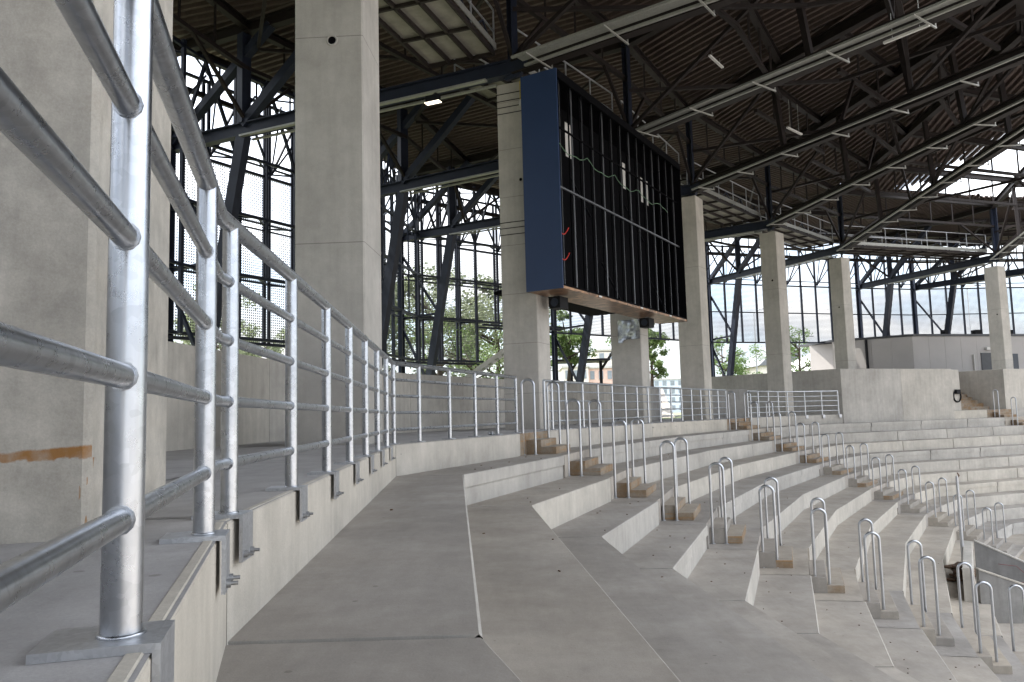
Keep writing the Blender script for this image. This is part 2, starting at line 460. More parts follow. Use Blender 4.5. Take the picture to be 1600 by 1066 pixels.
def mesh_mat():
    """perforated sheet: holes on a staggered grid in the sheet's own UV (metres)"""
    m, nt, b, o = new_mat('perforated sheet')
    b.inputs['Base Color'].default_value = (0.13, 0.13, 0.13, 1); b.inputs['Roughness'].default_value = 0.5
    uv = nt.nodes.new('ShaderNodeUVMap'); uv.uv_map = 'UVMap'
    sx = nt.nodes.new('ShaderNodeSeparateXYZ'); nt.links.new(uv.outputs['UV'], sx.inputs[0])
    k = 2 * math.pi / 0.17
    a = mathn(nt, 'SINE', mathn(nt, 'MULTIPLY', mathn(nt, 'ADD', sx.outputs['X'], sx.outputs['Y']), k))
    c = mathn(nt, 'SINE', mathn(nt, 'MULTIPLY', mathn(nt, 'SUBTRACT', sx.outputs['X'], sx.outputs['Y']), k))
    hole = mathn(nt, 'GREATER_THAN', mathn(nt, 'MULTIPLY', a, c), -0.16)
    tr = nt.nodes.new('ShaderNodeBsdfTransparent')
    mx = nt.nodes.new('ShaderNodeMixShader')
    nt.links.new(hole, mx.inputs[0])
    nt.links.new(b.outputs['BSDF'], mx.inputs[1]); nt.links.new(tr.outputs['BSDF'], mx.inputs[2])
    nt.links.new(mx.outputs['Shader'], o.inputs['Surface'])
    return m
M['mesh'] = mesh_mat()

def poly_mat():
    m, nt, b, o = new_mat('clear roof sheet')
    tr = nt.nodes.new('ShaderNodeBsdfTransparent'); tr.inputs['Color'].default_value = (0.93, 0.95, 0.97, 1)
    tl = nt.nodes.new('ShaderNodeBsdfTranslucent'); tl.inputs['Color'].default_value = (0.9, 0.92, 0.94, 1)
    mx = nt.nodes.new('ShaderNodeMixShader'); mx.inputs[0].default_value = 0.25
    nt.links.new(tr.outputs['BSDF'], mx.inputs[1]); nt.links.new(tl.outputs['BSDF'], mx.inputs[2])
    nt.links.new(mx.outputs['Shader'], o.inputs['Surface'])
    return m
M['poly'] = poly_mat()

# ------------------------------------------------------------------ terraces: plan of the row edges
R = 0.40            # rise of a row
NROW = 14
def P(a, s, k): return (a[0] + s[0] * k, a[1] + s[1] * k)
def s0(k): return P((1.53, -5.95), (0.835, 0.23), k)
def m01(k): return P((-0.982, 2.704), (0.858, 0.01), k)
def m12(k): return P((-1.525, 10.12), (0.862, -0.047), k)
def a1(k): return P((0.10, 14.30), (0.785, -0.185), k)
def b1(k): return P((0.74, 16.50), (0.828, -0.137), k)
def m23(k): return P((4.03, 23.05), (0.75, -0.30), k)
def a2(k): return P((7.75, 28.72), (0.67, -0.39), k)
def b2(k): return P((9.25, 30.95), (0.696, -0.393), k)
def m34(k): return P((12.15, 34.57), (0.57, -0.58), k)
def a3(k): return P((24.0, 40.0), (0.42, -0.75), k)
def b3(k): return P((25.9, 41.0), (0.40, -0.76), k)
def e3(k): return P((42.0, 45.0), (0.15, -0.84), k)
D1 = nrm((0.82, -0.155)); D2 = nrm((0.70, -0.36)); D3 = nrm((0.41, -0.76))
JOG = 0.03

SECT = [
    ('left', [s0, m01, m12, a1]),
    ('middle', [b1, m23, a2]),
    ('right', [b2, m34, a3]),
    ('far', [b3, e3]),
]
LIP = {1, 4, 7, 10}
def seg_pts(fns, k, cuts):
    """row edge polyline split in slabs, each a list of plan points"""
    pts = [f(k) for f in fns]
    slabs = []
    for i in range(len(pts) - 1):
        slabs.append((pts[i], pts[i + 1]))
    return slabs

def slab(mb, back, front, z, zl, lip, c=0.012):
    """one precast slab: back/front are matching pairs of plan points"""
    (b0, b1_), (f0, f1) = back, front
    b0 = lerp(f0, b0, 1 + .06 / dist(f0, b0)); b1_ = lerp(f1, b1_, 1 + .06 / dist(f1, b1_))
    i0 = lerp(f0, b0, c / dist(f0, b0)); i1 = lerp(f1, b1_, c / dist(f1, b1_))
    mb.quad((*b0, z), (*i0, z), (*i1, z), (*b1_, z))
    mb.quad((*i0, z), (*f0, z - c), (*f1, z - c), (*i1, z))
    if lip:
        zm = z - 0.165
        g0 = lerp(f0, b0, 0.03 / dist(f0, b0)); g1 = lerp(f1, b1_, 0.03 / dist(f1, b1_))
        mb.quad((*f0, z - c), (*f0, zm), (*f1, zm), (*f1, z - c))
        mb.quad((*f0, zm), (*g0, zm), (*g1, zm), (*f1, zm))
        mb.quad((*g0, zm), (*g0, zl), (*g1, zl), (*g1, zm))
        f0, f1 = g0, g1
    else:
        mb.quad((*f0, z - c), (*f0, zl), (*f1, zl), (*f1, z - c))
    # joint cheeks
    for b_, f_, i_ in ((b0, f0, i0), (b1_, f1, i1)):
        mb.add([(*b_, z), (*i_, z), (*f_, z - c), (*f_, zl), (*b_, zl)], [[0, 1, 2, 3, 4]])

SECT_LABEL = {
    'left': 'wide bare concrete seating steps in the foreground, left of the nearest stair',
    'middle': 'long concrete seating steps under the black screen, between the two stairs with hoop handrails',
    'right': 'far concrete seating steps in front of the tall plain concrete block',
    'far': 'small slice of concrete seating steps at the right edge beyond the far stair',
}
GAP = 0.007
def two_mat(ob, m2, test):
    ob.data.materials.append(m2)
    for p in ob.data.polygons:
        if test(p): p.material_index = 1

for nm, fns in SECT:
    o = fns[0](0)
    t = thing('seating_terrace', (fns[-1](0)[0], fns[-1](0)[1], -R), SECT_LABEL[nm], 'seating terrace')
    for k in range(1, NROW):
        mb = MB()
        for i in range(len(fns) - 1):
            A, B = fns[i], fns[i + 1]
            ncut = {('right', 1): 4, ('middle', 0): 2, ('middle', 1): 2, ('far', 0): 4}.get((nm, i), 1)
            sh = 0.07 * (k % 3) if ncut > 1 else 0.0
            cuts = [0.0] + [min(.98, (j / ncut) + sh * (0.5 if ncut == 4 else 1)) for j in range(1, ncut)] + [1.0]
            for j in range(len(cuts) - 1):
                L = dist(A(k), B(k)); gp = (.021 if nm in ('right', 'left') else .010) / L
                u0, u1 = cuts[j] + gp, cuts[j + 1] - gp
                slab(mb, (lerp(A(k - 1), B(k - 1), u0), lerp(A(k - 1), B(k - 1), u1)),
                     (lerp(A(k), B(k), u0), lerp(A(k), B(k), u1)), -R * k, -R * (k + 1), k in LIP)
        ob = mb.build('seating_row', M['conc_tread'], t)
        two_mat(ob, M['conc_face'], lambda p: abs(p.normal.z) < 0.8)
        if nm == 'left':
            for J in (m01, m12):
                a_, b_ = J(k - 1), J(k); d_ = nrm(sub(b_, a_)); o_ = (-d_[1] * .03, d_[0] * .03); z_ = -R * k - .012
                b_ = v2(b_, mul(d_, -.05))
                mb = MB(); mb.quad((a_[0] - o_[0], a_[1] - o_[1], z_), (b_[0] - o_[0], b_[1] - o_[1], z_), (b_[0] + o_[0], b_[1] + o_[1], z_), (a_[0] + o_[0], a_[1] + o_[1], z_))
                mb.build('joint_seal', M['door'], t)

# upper walkway with its front wall (row 0)
WALLP = [(0.5, -20.0), (-4.6, -8.0), (-4.6, 4.0), (-4.45, 9.0), (-4.1, 13.2), (-2.45, 18.7), (-0.37, 22.5), (1.47, 25.7), (3.25, 28.4), (5.5, 32.0), (6.5, 34.6), (9.5, 42.0), (20.0, 47.0), (44.0, 52.0)]
def jog(p, D): return (p[0] - D[0] * JOG, p[1] - D[1] * JOG)
EDGE0 = [s0(0), m01(0), m12(0), a1(0), jog(a1(0), D1), jog(b1(0), D1), b1(0), m23(0), a2(0), jog(a2(0), D2), jog(b2(0), D2), b2(0), m34(0),
         a3(0), jog(a3(0), D3), jog(b3(0), D3), b3(0), e3(0)]
mb = MB()
ring = EDGE0 + WALLP[::-1]
mb.add([(p[0], p[1], 0.0) for p in ring], [list(range(len(ring)))])
ww = mb.build('walkway', M['conc_walk']); tag(ww, kind='structure')
bm_ = bmesh.new(); bm_.from_mesh(ww.data); bmesh.ops.triangulate(bm_, faces=bm_.faces[:])
for f_ in bm_.faces:
    if f_.normal.z < 0: f_.normal_flip()
bm_.to_mesh(ww.data); bm_.free()
# front wall of the walkway, panel by panel
WALL_SEG = [('left', s0, m01), ('left', m01, m12), ('left', m12, a1), ('mid', b1, m23), ('mid', m23, a2), ('right', b2, m34), ('right', m34, a3), ('far', b3, e3)]
fw = {}
FWL = {'left': 'pale concrete front wall of the walkway carrying the nearest guardrail',
       'mid': 'pale concrete front wall under the guardrail behind the middle seating',
       'right': 'pale concrete front wall of the upper walkway left of the plain concrete block',
       'far': 'pale concrete front wall at the far right top of the seating'}
for key, A, B in WALL_SEG:
    if key not in fw:
        fw[key] = thing('walkway_wall', (*A(0), -R), FWL[key], 'wall')
    a_, b_ = A(0), B(0)
    L = dist(a_, b_); n_ = max(1, round(L / 7.0)) if key != 'right' else max(1, round(L / 4))
    d_ = nrm(sub(b_, a_)); nin = (d_[1], -d_[0])
    for j in range(n_):
        u0, u1 = j / n_ + GAP / L, (j + 1) / n_ - GAP / L
        p0, p1 = lerp(a_, b_, u0), lerp(a_, b_, u1)
        q0, q1 = v2(p0, mul(nin, -0.045)), v2(p1, mul(nin, -0.045))
        mb = MB(); mb.cprism([p0, p1, q1, q0], -R - 0.03, 0.003, 0.012)
        mb.build('wall_panel', M['conc_face'], fw[key])

# ------------------------------------------------------------------ stairs in the aisles
def make_stair(fa, fb, D, n, name_label, cat='stair', inset=0.52):
    t = thing('aisle_stair', (*lerp(fa(0), fb(0), .5), -R), name_label, cat)
    for k in range(0, n):
        A0, B0 = fa(k), fb(k)
        Aj, Bj = jog(A0, D), jog(B0, D)
        z = -R * k
        if k >= 1:
            mb = MB()
            Ap, Bp = jog(fa(k - 1), D), jog(fb(k - 1), D)
            mb.quad((*Ap, z), (*Aj, z), (*Bj, z), (*Bp, z))
            mb.quad((*fa(k - 1), z), (*A0, z), (*Aj, z), (*Ap, z))
            mb.quad((*fb(k - 1), z), (*Bp, z), (*Bj, z), (*B0, z))
            mb.quad((*Aj, z), (*Aj, z - R), (*Bj, z - R), (*Bj, z))
            mb.quad((*A0, z), (*A0, z - R), (*Aj, z - R), (*Aj, z))
            mb.quad((*B0, z), (*Bj, z), (*Bj, z - R), (*B0, z - R))
            mb.build('landing', M['conc_tread'], t)
        else:
            mb = MB()
            mb.quad((*Aj, z), (*Aj, z - R), (*Bj, z - R), (*Bj, z))
            mb.quad((*A0, z), (*A0, z - R), (*Aj, z - R), (*Aj, z))
            mb.quad((*B0, z), (*Bj, z), (*Bj, z - R), (*B0, z - R))
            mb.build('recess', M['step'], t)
        w = nrm(sub(Bj, Aj)); L = dist(Aj, Bj)
        p0 = v2(Aj, mul(w, inset)); p1 = v2(Aj, mul(w, L - inset))
        for q, (l, h) in enumerate(((0.28, R * 2 / 3), (0.56, R / 3))):
            mb = MB()
            st = 0.0 if q == 0 else 0.279
            c0, c1 = v2(p0, mul(D, st + .002)), v2(p1, mul(D, st + .002))
            e0, e1 = v2(p0, mul(D, l)), v2(p1, mul(D, l))
            mb.cprism([c0, c1, e1, e0], z - R + 0.003, z - R + h, 0.008)
            two_mat(mb.build('step', M['step'] if k < 4 or (k < 7 and q == 1) else M['step_grey'], t), M['step_top'], lambda p: p.normal.z > 0.8)  # sides darker than tops: form stain, plus shade put into the colour
    return t
make_stair(a1, b1, D1, 13, 'near concrete stair with brown steps, running down from the banded column')
make_stair(a2, b2, D2, 13, 'second concrete stair with brown steps, beyond the middle seating')
make_stair(a3, b3, D3, 6, 'far concrete stair at the right edge, below the passage stair')

# orchestra floor and outside ground
mb = MB(); zf = -R * NROW
mb.add([(-900, -900, zf - .02), (900, -900, zf - .02), (900, 900, zf - .02), (-900, 900, zf - .02)], [[0, 1, 2, 3]])
tag(mb.build('arena_floor', M['conc_tread']), kind='structure')
mb = MB()
outer = []
cx, cy = 8, 18
for p in WALLP:
    d = nrm((p[0] - cx, p[1] - cy)); outer.append((p[0] + d[0] * 700, p[1] + d[1] * 700))
vsx = [(p[0], p[1], -0.03) for p in WALLP] + [(p[0], p[1], -0.03) for p in outer]
n_ = len(WALLP)
mb.add(vsx, [[i, i + 1, n_ + i + 1, n_ + i] for i in range(n_ - 1)])
gr = mb.build('ground', M['ground']); tag(gr, kind='structure')

# ------------------------------------------------------------------ guardrails
RAIL_Z = (1.06, 0.845, 0.63, 0.41, 0.19)
POST_R, TOP_R, MID_R = 0.030, 0.030, 0.0195
def inter(p, d, q, e):
    den = d[0] * e[1] - d[1] * e[0]
    t = ((q[0] - p[0]) * e[1] - (q[1] - p[1]) * e[0]) / den
    return (p[0] + d[0] * t, p[1] + d[1] * t)
def guardrail(label, runs, path, seg_n=14):
    """runs: list of (posts, tangent); path: plan polyline of the rails"""
    t = thing('guardrail', (*path[-1], 0), label, 'guardrail')
    for i, z in enumerate(RAIL_Z):
        mb = MB(); mb.tube([(*p, z) for p in path], TOP_R if i == 0 else MID_R, seg_n)
        mb.build('top_rail' if i == 0 else 'mid_rail', M['galv_near' if seg_n > 12 else 'galv'], t)
    for posts, tan in runs:
        nin = (tan[1], -tan[0])
        ang = math.atan2(tan[1], tan[0])
        for p in posts:
            mb = MB(); mb.tube([(*p, 0.014), (*p, RAIL_Z[0] - 0.012)], POST_R, 18)
            for z in RAIL_Z[1:]:       # weld collars where the rails meet the post
                for s_ in (-1, 1):
                    c = (p[0] + tan[0] * s_ * 0.028, p[1] + tan[1] * s_ * 0.028, z)
                    mb.tube([c, (c[0] + tan[0] * s_ * .006, c[1] + tan[1] * s_ * .006, z)], MID_R + .0035, 12)
            ring = [(p[0] + math.cos(a * math.pi / 9) * .032, p[1] + math.sin(a * math.pi / 9) * .032, 0.016) for a in range(18)]
            mb.tube(ring, 0.004, 6, True)
            po = mb.build('post', M['galv_near' if seg_n > 12 else 'galv'], t)
            mb = MB()
            eo = 0.061 if path[0] == f0[0] else 0.099
            c = v2(p, mul(nin, (eo - .115) / 2))
            mb.box((*c, 0.0075), 0.14, eo + .115 - .012, 0.014, ang)
            c = v2(p, mul(nin, eo))
            mb.box((*c, -0.068), 0.14, 0.012, 0.164, ang)
            br = mb.build('base_bracket', M['galv_dull'], po)
            for s_ in (-1, 1):
                mb = MB()
                q = v2(v2(p, mul(nin, eo + .006)), mul(tan, s_ * 0.042))
                mb.tube([(*q, -0.125), (q[0] + nin[0] * .012, q[1] + nin[1] * .012, -.125)], 0.013, 6)
                mb.tube([(*q, -0.125), (q[0] + nin[0] * .032, q[1] + nin[1] * .032, -.125)], 0.006, 8)
                mb.build('anchor_bolt', M['bolt'], po)
    return t
T0 = nrm((-0.301, 1.086)); T1 = nrm((-0.544, 7.436)); T2 = nrm((1.366, 4.034))
p3 = (-1.027, 2.843); p10 = (-1.571, 10.279)
f0 = [(-0.612 - 0.301 * j, 1.24 + 1.086 * j) for j in (-3, -2, -1, 0, 1)]
f1 = [lerp(p3, p10, j / 7) for j in range(8)]
f2 = [lerp((-1.322, 10.989), (0.044, 15.023), j / 4) for j in range(5)]
k01 = inter(f0[3], T0, p3, T1); k12 = inter(p3, T1, f2[0], T2)
guardrail('long galvanised guardrail nearest the camera, five rails bending round two corners along the walkway edge',
          [(f0, T0), (f1, T1), (f2, T2)], [f0[0], k01, k12, f2[-1]])
q20, q24, q21 = (0.656, 16.817), (3.951, 23.128), (7.867, 29.155)
Ta, Tb = nrm(sub(q24, q20)), nrm(sub(q21, q24))
ga = [q20, lerp(q20, q24, .055)] + [lerp(q20, q24, .16 + .84 * j / 6) for j in range(0, 7)]
gb = [lerp(q24, q21, j / 8) for j in range(1, 9)]
guardrail('middle galvanised guardrail below the black screen, behind the middle seating', [(ga, Ta), (gb, Tb)], [q20, q24, q21], 10)
q22, qk, q23 = (9.342, 31.43), (12.06, 34.66), (14.73, 35.75)
Tc, Td = nrm(sub(qk, q22)), nrm(sub(q23, qk))
gc = [lerp(q22, qk, j / 4) for j in range(5)]
gd = [lerp(qk, q23, j / 3) for j in range(1, 4)]
guardrail('far short galvanised guardrail ending at the plain concrete block', [(gc, Tc), (gd, Td)], [q22, qk, q23], 10)

# ------------------------------------------------------------------ hoop handrails on the stairs
def hoop_mesh(D):
    mb = MB()
    s, H, r = 0.115, 1.42, 0.0235
    pts = [(-D[0] * s, -D[1] * s, 0.0)]
    pts.append((-D[0] * s, -D[1] * s, H - r - s))
    for i in range(1, 12):
        a = math.pi - math.pi * i / 12
        pts.append((D[0] * s * math.cos(a), D[1] * s * math.cos(a), H - r - s + s * math.sin(a)))
    pts.append((D[0] * s, D[1] * s, H - r - s)); pts.append((D[0] * s, D[1] * s, 0))
    mb.tube(pts, r, 12)
    return mb
def foot_mesh(D, sg):
    mb = MB(); s = 0.115
    mb.tube([(D[0] * s * sg, D[1] * s * sg, 0.002), (D[0] * s * sg, D[1] * s * sg, 0.012)], 0.045, 12)
    return mb
ORD = ['topmost', 'second', 'third', 'fourth', 'fifth', 'sixth', 'seventh', 'eighth', 'ninth', 'tenth', 'eleventh', 'twelfth']
def hoop_proto(D):
    t = thing('hoop_handrail', (0, 0, 0), 'x', 'handrail')
    hoop_mesh(D).build('hoop', M['galv'], t)
    for sg in (-1, 1): foot_mesh(D, sg).build('foot_plate', M['galv_dull'], t)
    return t
def hoops(start, step, D, n, side, stair, group):
    pr = hoop_proto(D)
    for k in range(1, n + 1):
        o = pr if k == 1 else copy_tree(pr)
        p = P(start, step, k - 1)
        o.location = (p[0], p[1], -R * k)
        o['label'] = '%s galvanised hoop handrail from the top on the %s side of the %s stair' % (ORD[k - 1], side, stair)
        if k == 1: o['label'] = 'topmost galvanised hoop handrail on the %s side of the %s stair' % (side, stair)
        o['group'] = group; o['category'] = 'handrail'
hoops((0.27, 14.65), (0.82, -0.155), D1, 10, 'left', 'near', 'hoop handrails along the near stair')
hoops((0.81, 16.10), (0.828, -0.137), D1, 11, 'right', 'near', 'hoop handrails along the near stair')
hoops((8.02, 28.95), (0.70, -0.345), D2, 11, 'left', 'second', 'hoop handrails along the second stair')
hoops((9.05, 30.45), (0.71, -0.375), D2, 11, 'right', 'second', 'hoop handrails along the second stair')
hoops((24.5, 40.0), (0.41, -0.75), D3, 4, 'left', 'far right', 'hoop handrails along the far stair')

# ------------------------------------------------------------------ concrete columns
COLS = {}
def column(key, p, tdeg, w, d, ztop, label, mat, zb=0.0):
    t = math.radians(tdeg)
    tan = (math.sin(t), math.cos(t)); nin = (math.cos(t), -math.sin(t))
    pts = [p, v2(p, mul(nin, -w)), v2(v2(p, mul(nin, -w)), mul(tan, d)), v2(p, mul(tan, d))]
    # chamfered plan corners
    c = 0.02; pl = []
    for i in range(4):
        a, b, e = pts[i - 1], pts[i], pts[(i + 1) % 4]
        pl.append(v2(b, mul(nrm(sub(a, b)), c))); pl.append(v2(b, mul(nrm(sub(e, b)), c)))
    cen = (sum(q[0] for q in pts) / 4, sum(q[1] for q in pts) / 4)
    th = thing('concrete_column', (*cen, zb), label, 'column', 'concrete columns carrying the roof')
    mb = MB(); mb.cprism(pl, zb, ztop, 0.015)
    mb.build('shaft', mat, th)
    COLS[key] = dict(c=cen, tan=tan, nin=nin, p=p, w=w, d=d, th=th, ztop=ztop)
    return th
def tie_hole(key, face, u, z, r=0.055):
    """round formwork hole with a rim; face 'front' is the face towards the camera"""
    C = COLS[key]
    q = v2(C['p'], mul(C['nin'], -C['w'] * u)); n = (-C['tan'][0], -C['tan'][1])
    a = C['nin']
    ring = [(q[0] + a[0] * math.cos(i * math.pi / 8) * r + n[0] * .001, q[1] + a[1] * math.cos(i * math.pi / 8) * r + n[1] * .001, z + math.sin(i * math.pi / 8) * r) for i in range(16)]
    mb = MB(); mb.tube(ring, r * .22, 6, True); mb.build('hole_rim', M['conc_face'], C['th'])
    mb = MB(); mb.add([(q[0] + (p[0] - q[0]) * .8 + n[0] * .004, q[1] + (p[1] - q[1]) * .8 + n[1] * .004, z + (p[2] - z) * .8) for p in ring], [list(range(16))])
    mb.build('hole_shade_disc', M['void'], C['th'])  # flat black disc stands in for the shade inside the hole
column('A', (-1.276, 2.372), -14, 1.0, 1.25, 9.6, 'huge nearest concrete column at the left edge, rust streak low on its face', M['conc_cola'])
column('B', (-1.985, 10.55), 3, 0.97, 1.05, 9.6, 'tall wide concrete column behind the near guardrail', M['conc_col'])
column('C', (0.615, 18.35), 22, 0.90, 0.85, 8.46, 'concrete column with dark bands standing left of the black screen', M['conc_colb'])
column('D', (4.03, 24.4), 28, 1.0, 0.75, 8.46, 'short looking concrete column directly under the black screen', M['conc_col'])
column('E', (7.05, 28.9), 33, 0.92, 0.8, 8.42, 'concrete column at the right end of the black screen', M['conc_col'])
column('F', (12.02, 34.8), 45, 0.80, 0.80, 8.32, 'concrete column behind the far short guardrail', M['conc_col'])
column('G', (17.55, 41.0), 57, 0.75, 0.75, 8.25, 'slim concrete column behind the left end of the plain concrete block', M['conc_col'])
column('H', (28.05, 44.6), 62, 0.80, 0.75, 8.2, 'slim concrete column at the right edge in front of the grey service building', M['conc_col'])
tie_hole('B', 'front', 0.45, 5.65, 0.07)
tie_hole('C', 'front', 0.36, 6.0, 0.05)
tie_hole('F', 'front', 0.35, 6.1, 0.06)
tie_hole('G', 'front', 0.4, 5.6, 0.05)
tie_hole('H', 'front', 0.3, 5.4, 0.05)

# ------------------------------------------------------------------ walls behind the walkway
def wall(name, pts, z0, z1, th, mat, label, coping=False, seams=3.0):
    t = thing(name, (*pts[0], z0), label, 'wall')
    for i in range(len(pts) - 1):
        a, b = pts[i], pts[i + 1]
        L = dist(a, b); n = max(1, round(L / seams)); d = nrm(sub(b, a)); o = (-d[1], d[0])
        for j in range(n):
            p, q = lerp(a, b, j / n + .004 / L), lerp(a, b, (j + 1) / n - .004 / L)
            mb = MB(); mb.cprism([p, q, v2(q, mul(o, th)), v2(p, mul(o, th))], z0, z1, 0.012)
            mb.build('wall_panel', mat, t)
    return t
wall('parapet_wall', WALLP[:11], -0.02, 1.39, 0.22, M['conc_wall'], 'long low concrete wall behind the columns, curving away from the left')
wall('parapet_wall', [(7.6, 34.4), (10.15, 34.15)], 0.0, 1.22, 0.2, M['conc_wall'], 'low grey concrete wall at the top of the second stair')

# plain concrete block, its stair opening and the block to its right
E0a, E0b = m34(0), a3(0)
def el(x): return lerp(E0a, E0b, (x - E0a[0]) / (E0b[0] - E0a[0]))
UU = nrm(sub(E0b, E0a)); NO = (-UU[1], UU[0]); NI = (UU[1], -UU[0])
bq0 = v2(el(14.95), mul(NI, 0.03)); bq1 = v2(el(21.75), mul(NI, 0.03)); bq2 = el(22.9)
blk = thing('concrete_block', (*bq0, -R), 'tall plain concrete block rising behind the far seating, coiled hose on its right end', 'block')
W2 = mul(NO, 5.5)
mid = lerp(bq0, bq1, .52)
for a, b in ((bq0, mid), (mid, bq1)):
    mb = MB(); L = dist(a, b)
    a_, b_ = lerp(a, b, .004 / L), lerp(a, b, 1 - .004 / L)
    a2_ = v2(a_, W2) if a is not bq0 else (9.9, 41.6)
    mb.cprism([a_, b_, v2(b_, W2), a2_], -R - .02, 2.08, 0.015); mb.build('face_panel', M['conc_face'], blk)
bs = v2(bq1, mul(NO, .5)); bt = v2(bq2, mul(NO, .5))
bs = v2(bs, mul(UU, .01))
mb = MB(); mb.cprism([bs, bt, v2(bt, mul(NO, 5)), v2(bs, mul(NO, 5))], 0.0, 2.07, 0.015); mb.build('face_panel', M['conc_face'], blk)
# steps through the opening
op0 = v2(bt, mul(UU, .02)); op1 = v2(op0, mul(UU, 3.0))
stn = thing('passage_stair', (*op0, 0), 'brown stair climbing through the opening right of the plain concrete block', 'stair')
for j in range(12):
    p0, p1 = v2(op0, mul(NO, .6 + .3 * j)), v2(op1, mul(NO, .6 + .3 * j))
    mb = MB(); mb.cprism([p0, p1, v2(p1, mul(NO, .3)), v2(p0, mul(NO, .3))], -0.01, .17 * (j + 1), 0.008)
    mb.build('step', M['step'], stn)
rb0 = v2(op1, mul(UU, .02)); rb0 = v2(rb0, mul(NI, .3)); rb1 = v2(rb0, mul(UU, 12))
blr = thing('concrete_block', (*rb0, 0), 'second plain concrete block cut off by the right edge, right of the passage stair', 'block')
mb = MB(); mb.cprism([rb0, rb1, v2(rb1, mul(NO, 5.5)), v2(rb0, mul(NO, 5.5))], 0.0, 2.1, 0.015); mb.build('face_panel', M['conc_face'], blr)
# raised terrace behind the blocks
mb = MB()
mb.prism([v2(bs, mul(NO, 5.02)), v2(rb1, mul(NO, 5.52)), (46, 62), (16, 60), (12.5, 44.5)], 0.0, 1.98)
tag(mb.build('upper_terrace', M['conc_walk']), kind='structure')
# hose
hs = thing('hose_coil', (*bt, .7), 'coiled black hose hanging on the plain concrete block beside the passage', 'hose')
hp = v2(v2(bt, mul(NI, .05)), mul(UU, -.32))
mb = MB()
for rr, dz in ((.30, 0), (.27, .02), (.285, -.015)):
    ring = [(hp[0] + UU[0] * math.cos(i * math.pi / 12) * rr + NI[0] * dz, hp[1] + UU[1] * math.cos(i * math.pi / 12) * rr + NI[1] * dz, .72 + math.sin(i * math.pi / 12) * rr) for i in range(24)]
    mb.tube(ring, 0.022, 6, True)
mb.build('coil', M['black'], hs)
mb = MB(); mb.box((hp[0] + NI[0] * .05, hp[1] + NI[1] * .05, .95), .30, .12, .22, math.atan2(UU[1], UU[0])); mb.build('bracket', M['black'], hs)

# sunken entrance (walled) in the lower rows
def sloped_wall(mb, a, d, L, z0, z1a, slope, th):
    b = v2(a, mul(d, L)); o = (-d[1], d[0])
    a2_, b2_ = v2(a, mul(o, th)), v2(b, mul(o, th))
    zb = z1a + slope * L
    vs = [(*a, z0), (*b, z0), (*b2_, z0), (*a2_, z0), (*a, z1a), (*b, zb), (*b2_, zb), (*a2_, z1a)]
    mb.add(vs, [[3, 2, 1, 0], [4, 5, 6, 7], [0, 1, 5, 4], [1, 2, 6, 5], [2, 3, 7, 6], [3, 0, 4, 7]])
vt = thing('entrance_parapet', (10.03, 17.5, -4.0), 'low sloping concrete walls boxing in a sunken entrance at the lower right, red scribble inside', 'parapet')
for nm, a, d, L, z1, sl, mt in (('near_wall', (10.03, 17.5), nrm((.985, -.15)), 3.6, -3.28, -.36, 'conc_dark'), ('far_wall', (12.0, 21.02), nrm((.9, -.43)), 5.0, -3.27, -.46, 'conc_dark')):
    mb = MB(); sloped_wall(mb, a, d, L, -5.59, z1, sl, .16)
    mb.build('side_wall', M[mt], vt)
    mb = MB(); o = (-d[1], d[0]); b = v2(a, mul(d, L))
    a_, b_ = v2(a, mul(o, .08)), v2(b, mul(o, .08))
    mb.beam((*a_, z1 + .018), (*b_, z1 + sl * L + .018), .19, .03)
    mb.build('coping', M['conc_face'], vt)
mb = MB(); mb.cprism([(10.0, 17.66), (11.93, 21.0), (11.75, 21.10), (9.82, 17.76)], -5.59, -3.26, .015)
mb.build('end_wall', M['conc_face'], vt)
mb = MB()
q = (12.15, 20.93)
for pl in (((.3, -.55), (.7, -.50), (1.0, -.75), (1.35, -.62)), ((.55, -.95), (.95, -.85), (1.3, -.95), (1.7, -.75)), ((.9, -1.15), (1.3, -1.0), (1.8, -.85))):
    d = nrm((.9, -.43)); nrmv = (-.43 * .03, -.9 * .03)
    mb.tube([(q[0] + d[0] * a + nrmv[0] * .9, q[1] + d[1] * a + nrmv[1] * .9 - .03, -3.2 + b - .2 * a) for a, b in pl], 0.008, 5)
mb.build('scribble', paint('faded red chalk', (0.20, 0.075, 0.08), 0.9), vt)
pt = thing('steel_pole', (11.27, 20.3, -4.0), 'upright rusty grey steel pole standing by the walled sunken entrance', 'pole')
mb = MB(); mb.tube([(11.27, 20.3, -4.0), (11.27, 20.3, -2.3)], .042, 12); mb.build('lower_tube', M['galv_dull'], pt)
mb = MB(); mb.tube([(11.27, 20.3, -2.32), (11.27, 20.3, -1.5)], .032, 12); mb.build('upper_tube', M['galv_dull'], pt)
mb = MB(); mb.tube([(11.27, 20.3, -1.56), (11.33, 20.3, -1.49), (11.29, 20.3, -1.42)], .018, 8); mb.build('hook', M['rust'], pt)
pl_ = thing('timber_pile', (11.0, 20.0, -4.0), 'pile of dark brown shuttering boards at the foot of the steel pole', 'timber')
rr = random.Random(3)
for i in range(7):
    mb = MB(); a = rr.uniform(.2, 1.5); c = (10.95 + rr.uniform(-.2, .25), 20.05 + rr.uniform(-.3, .3))
    mb.box((*c, -3.96 + i * .045), 1.0 - i * .06, .22, .043, a); mb.build('board', M['rust'], pl_)

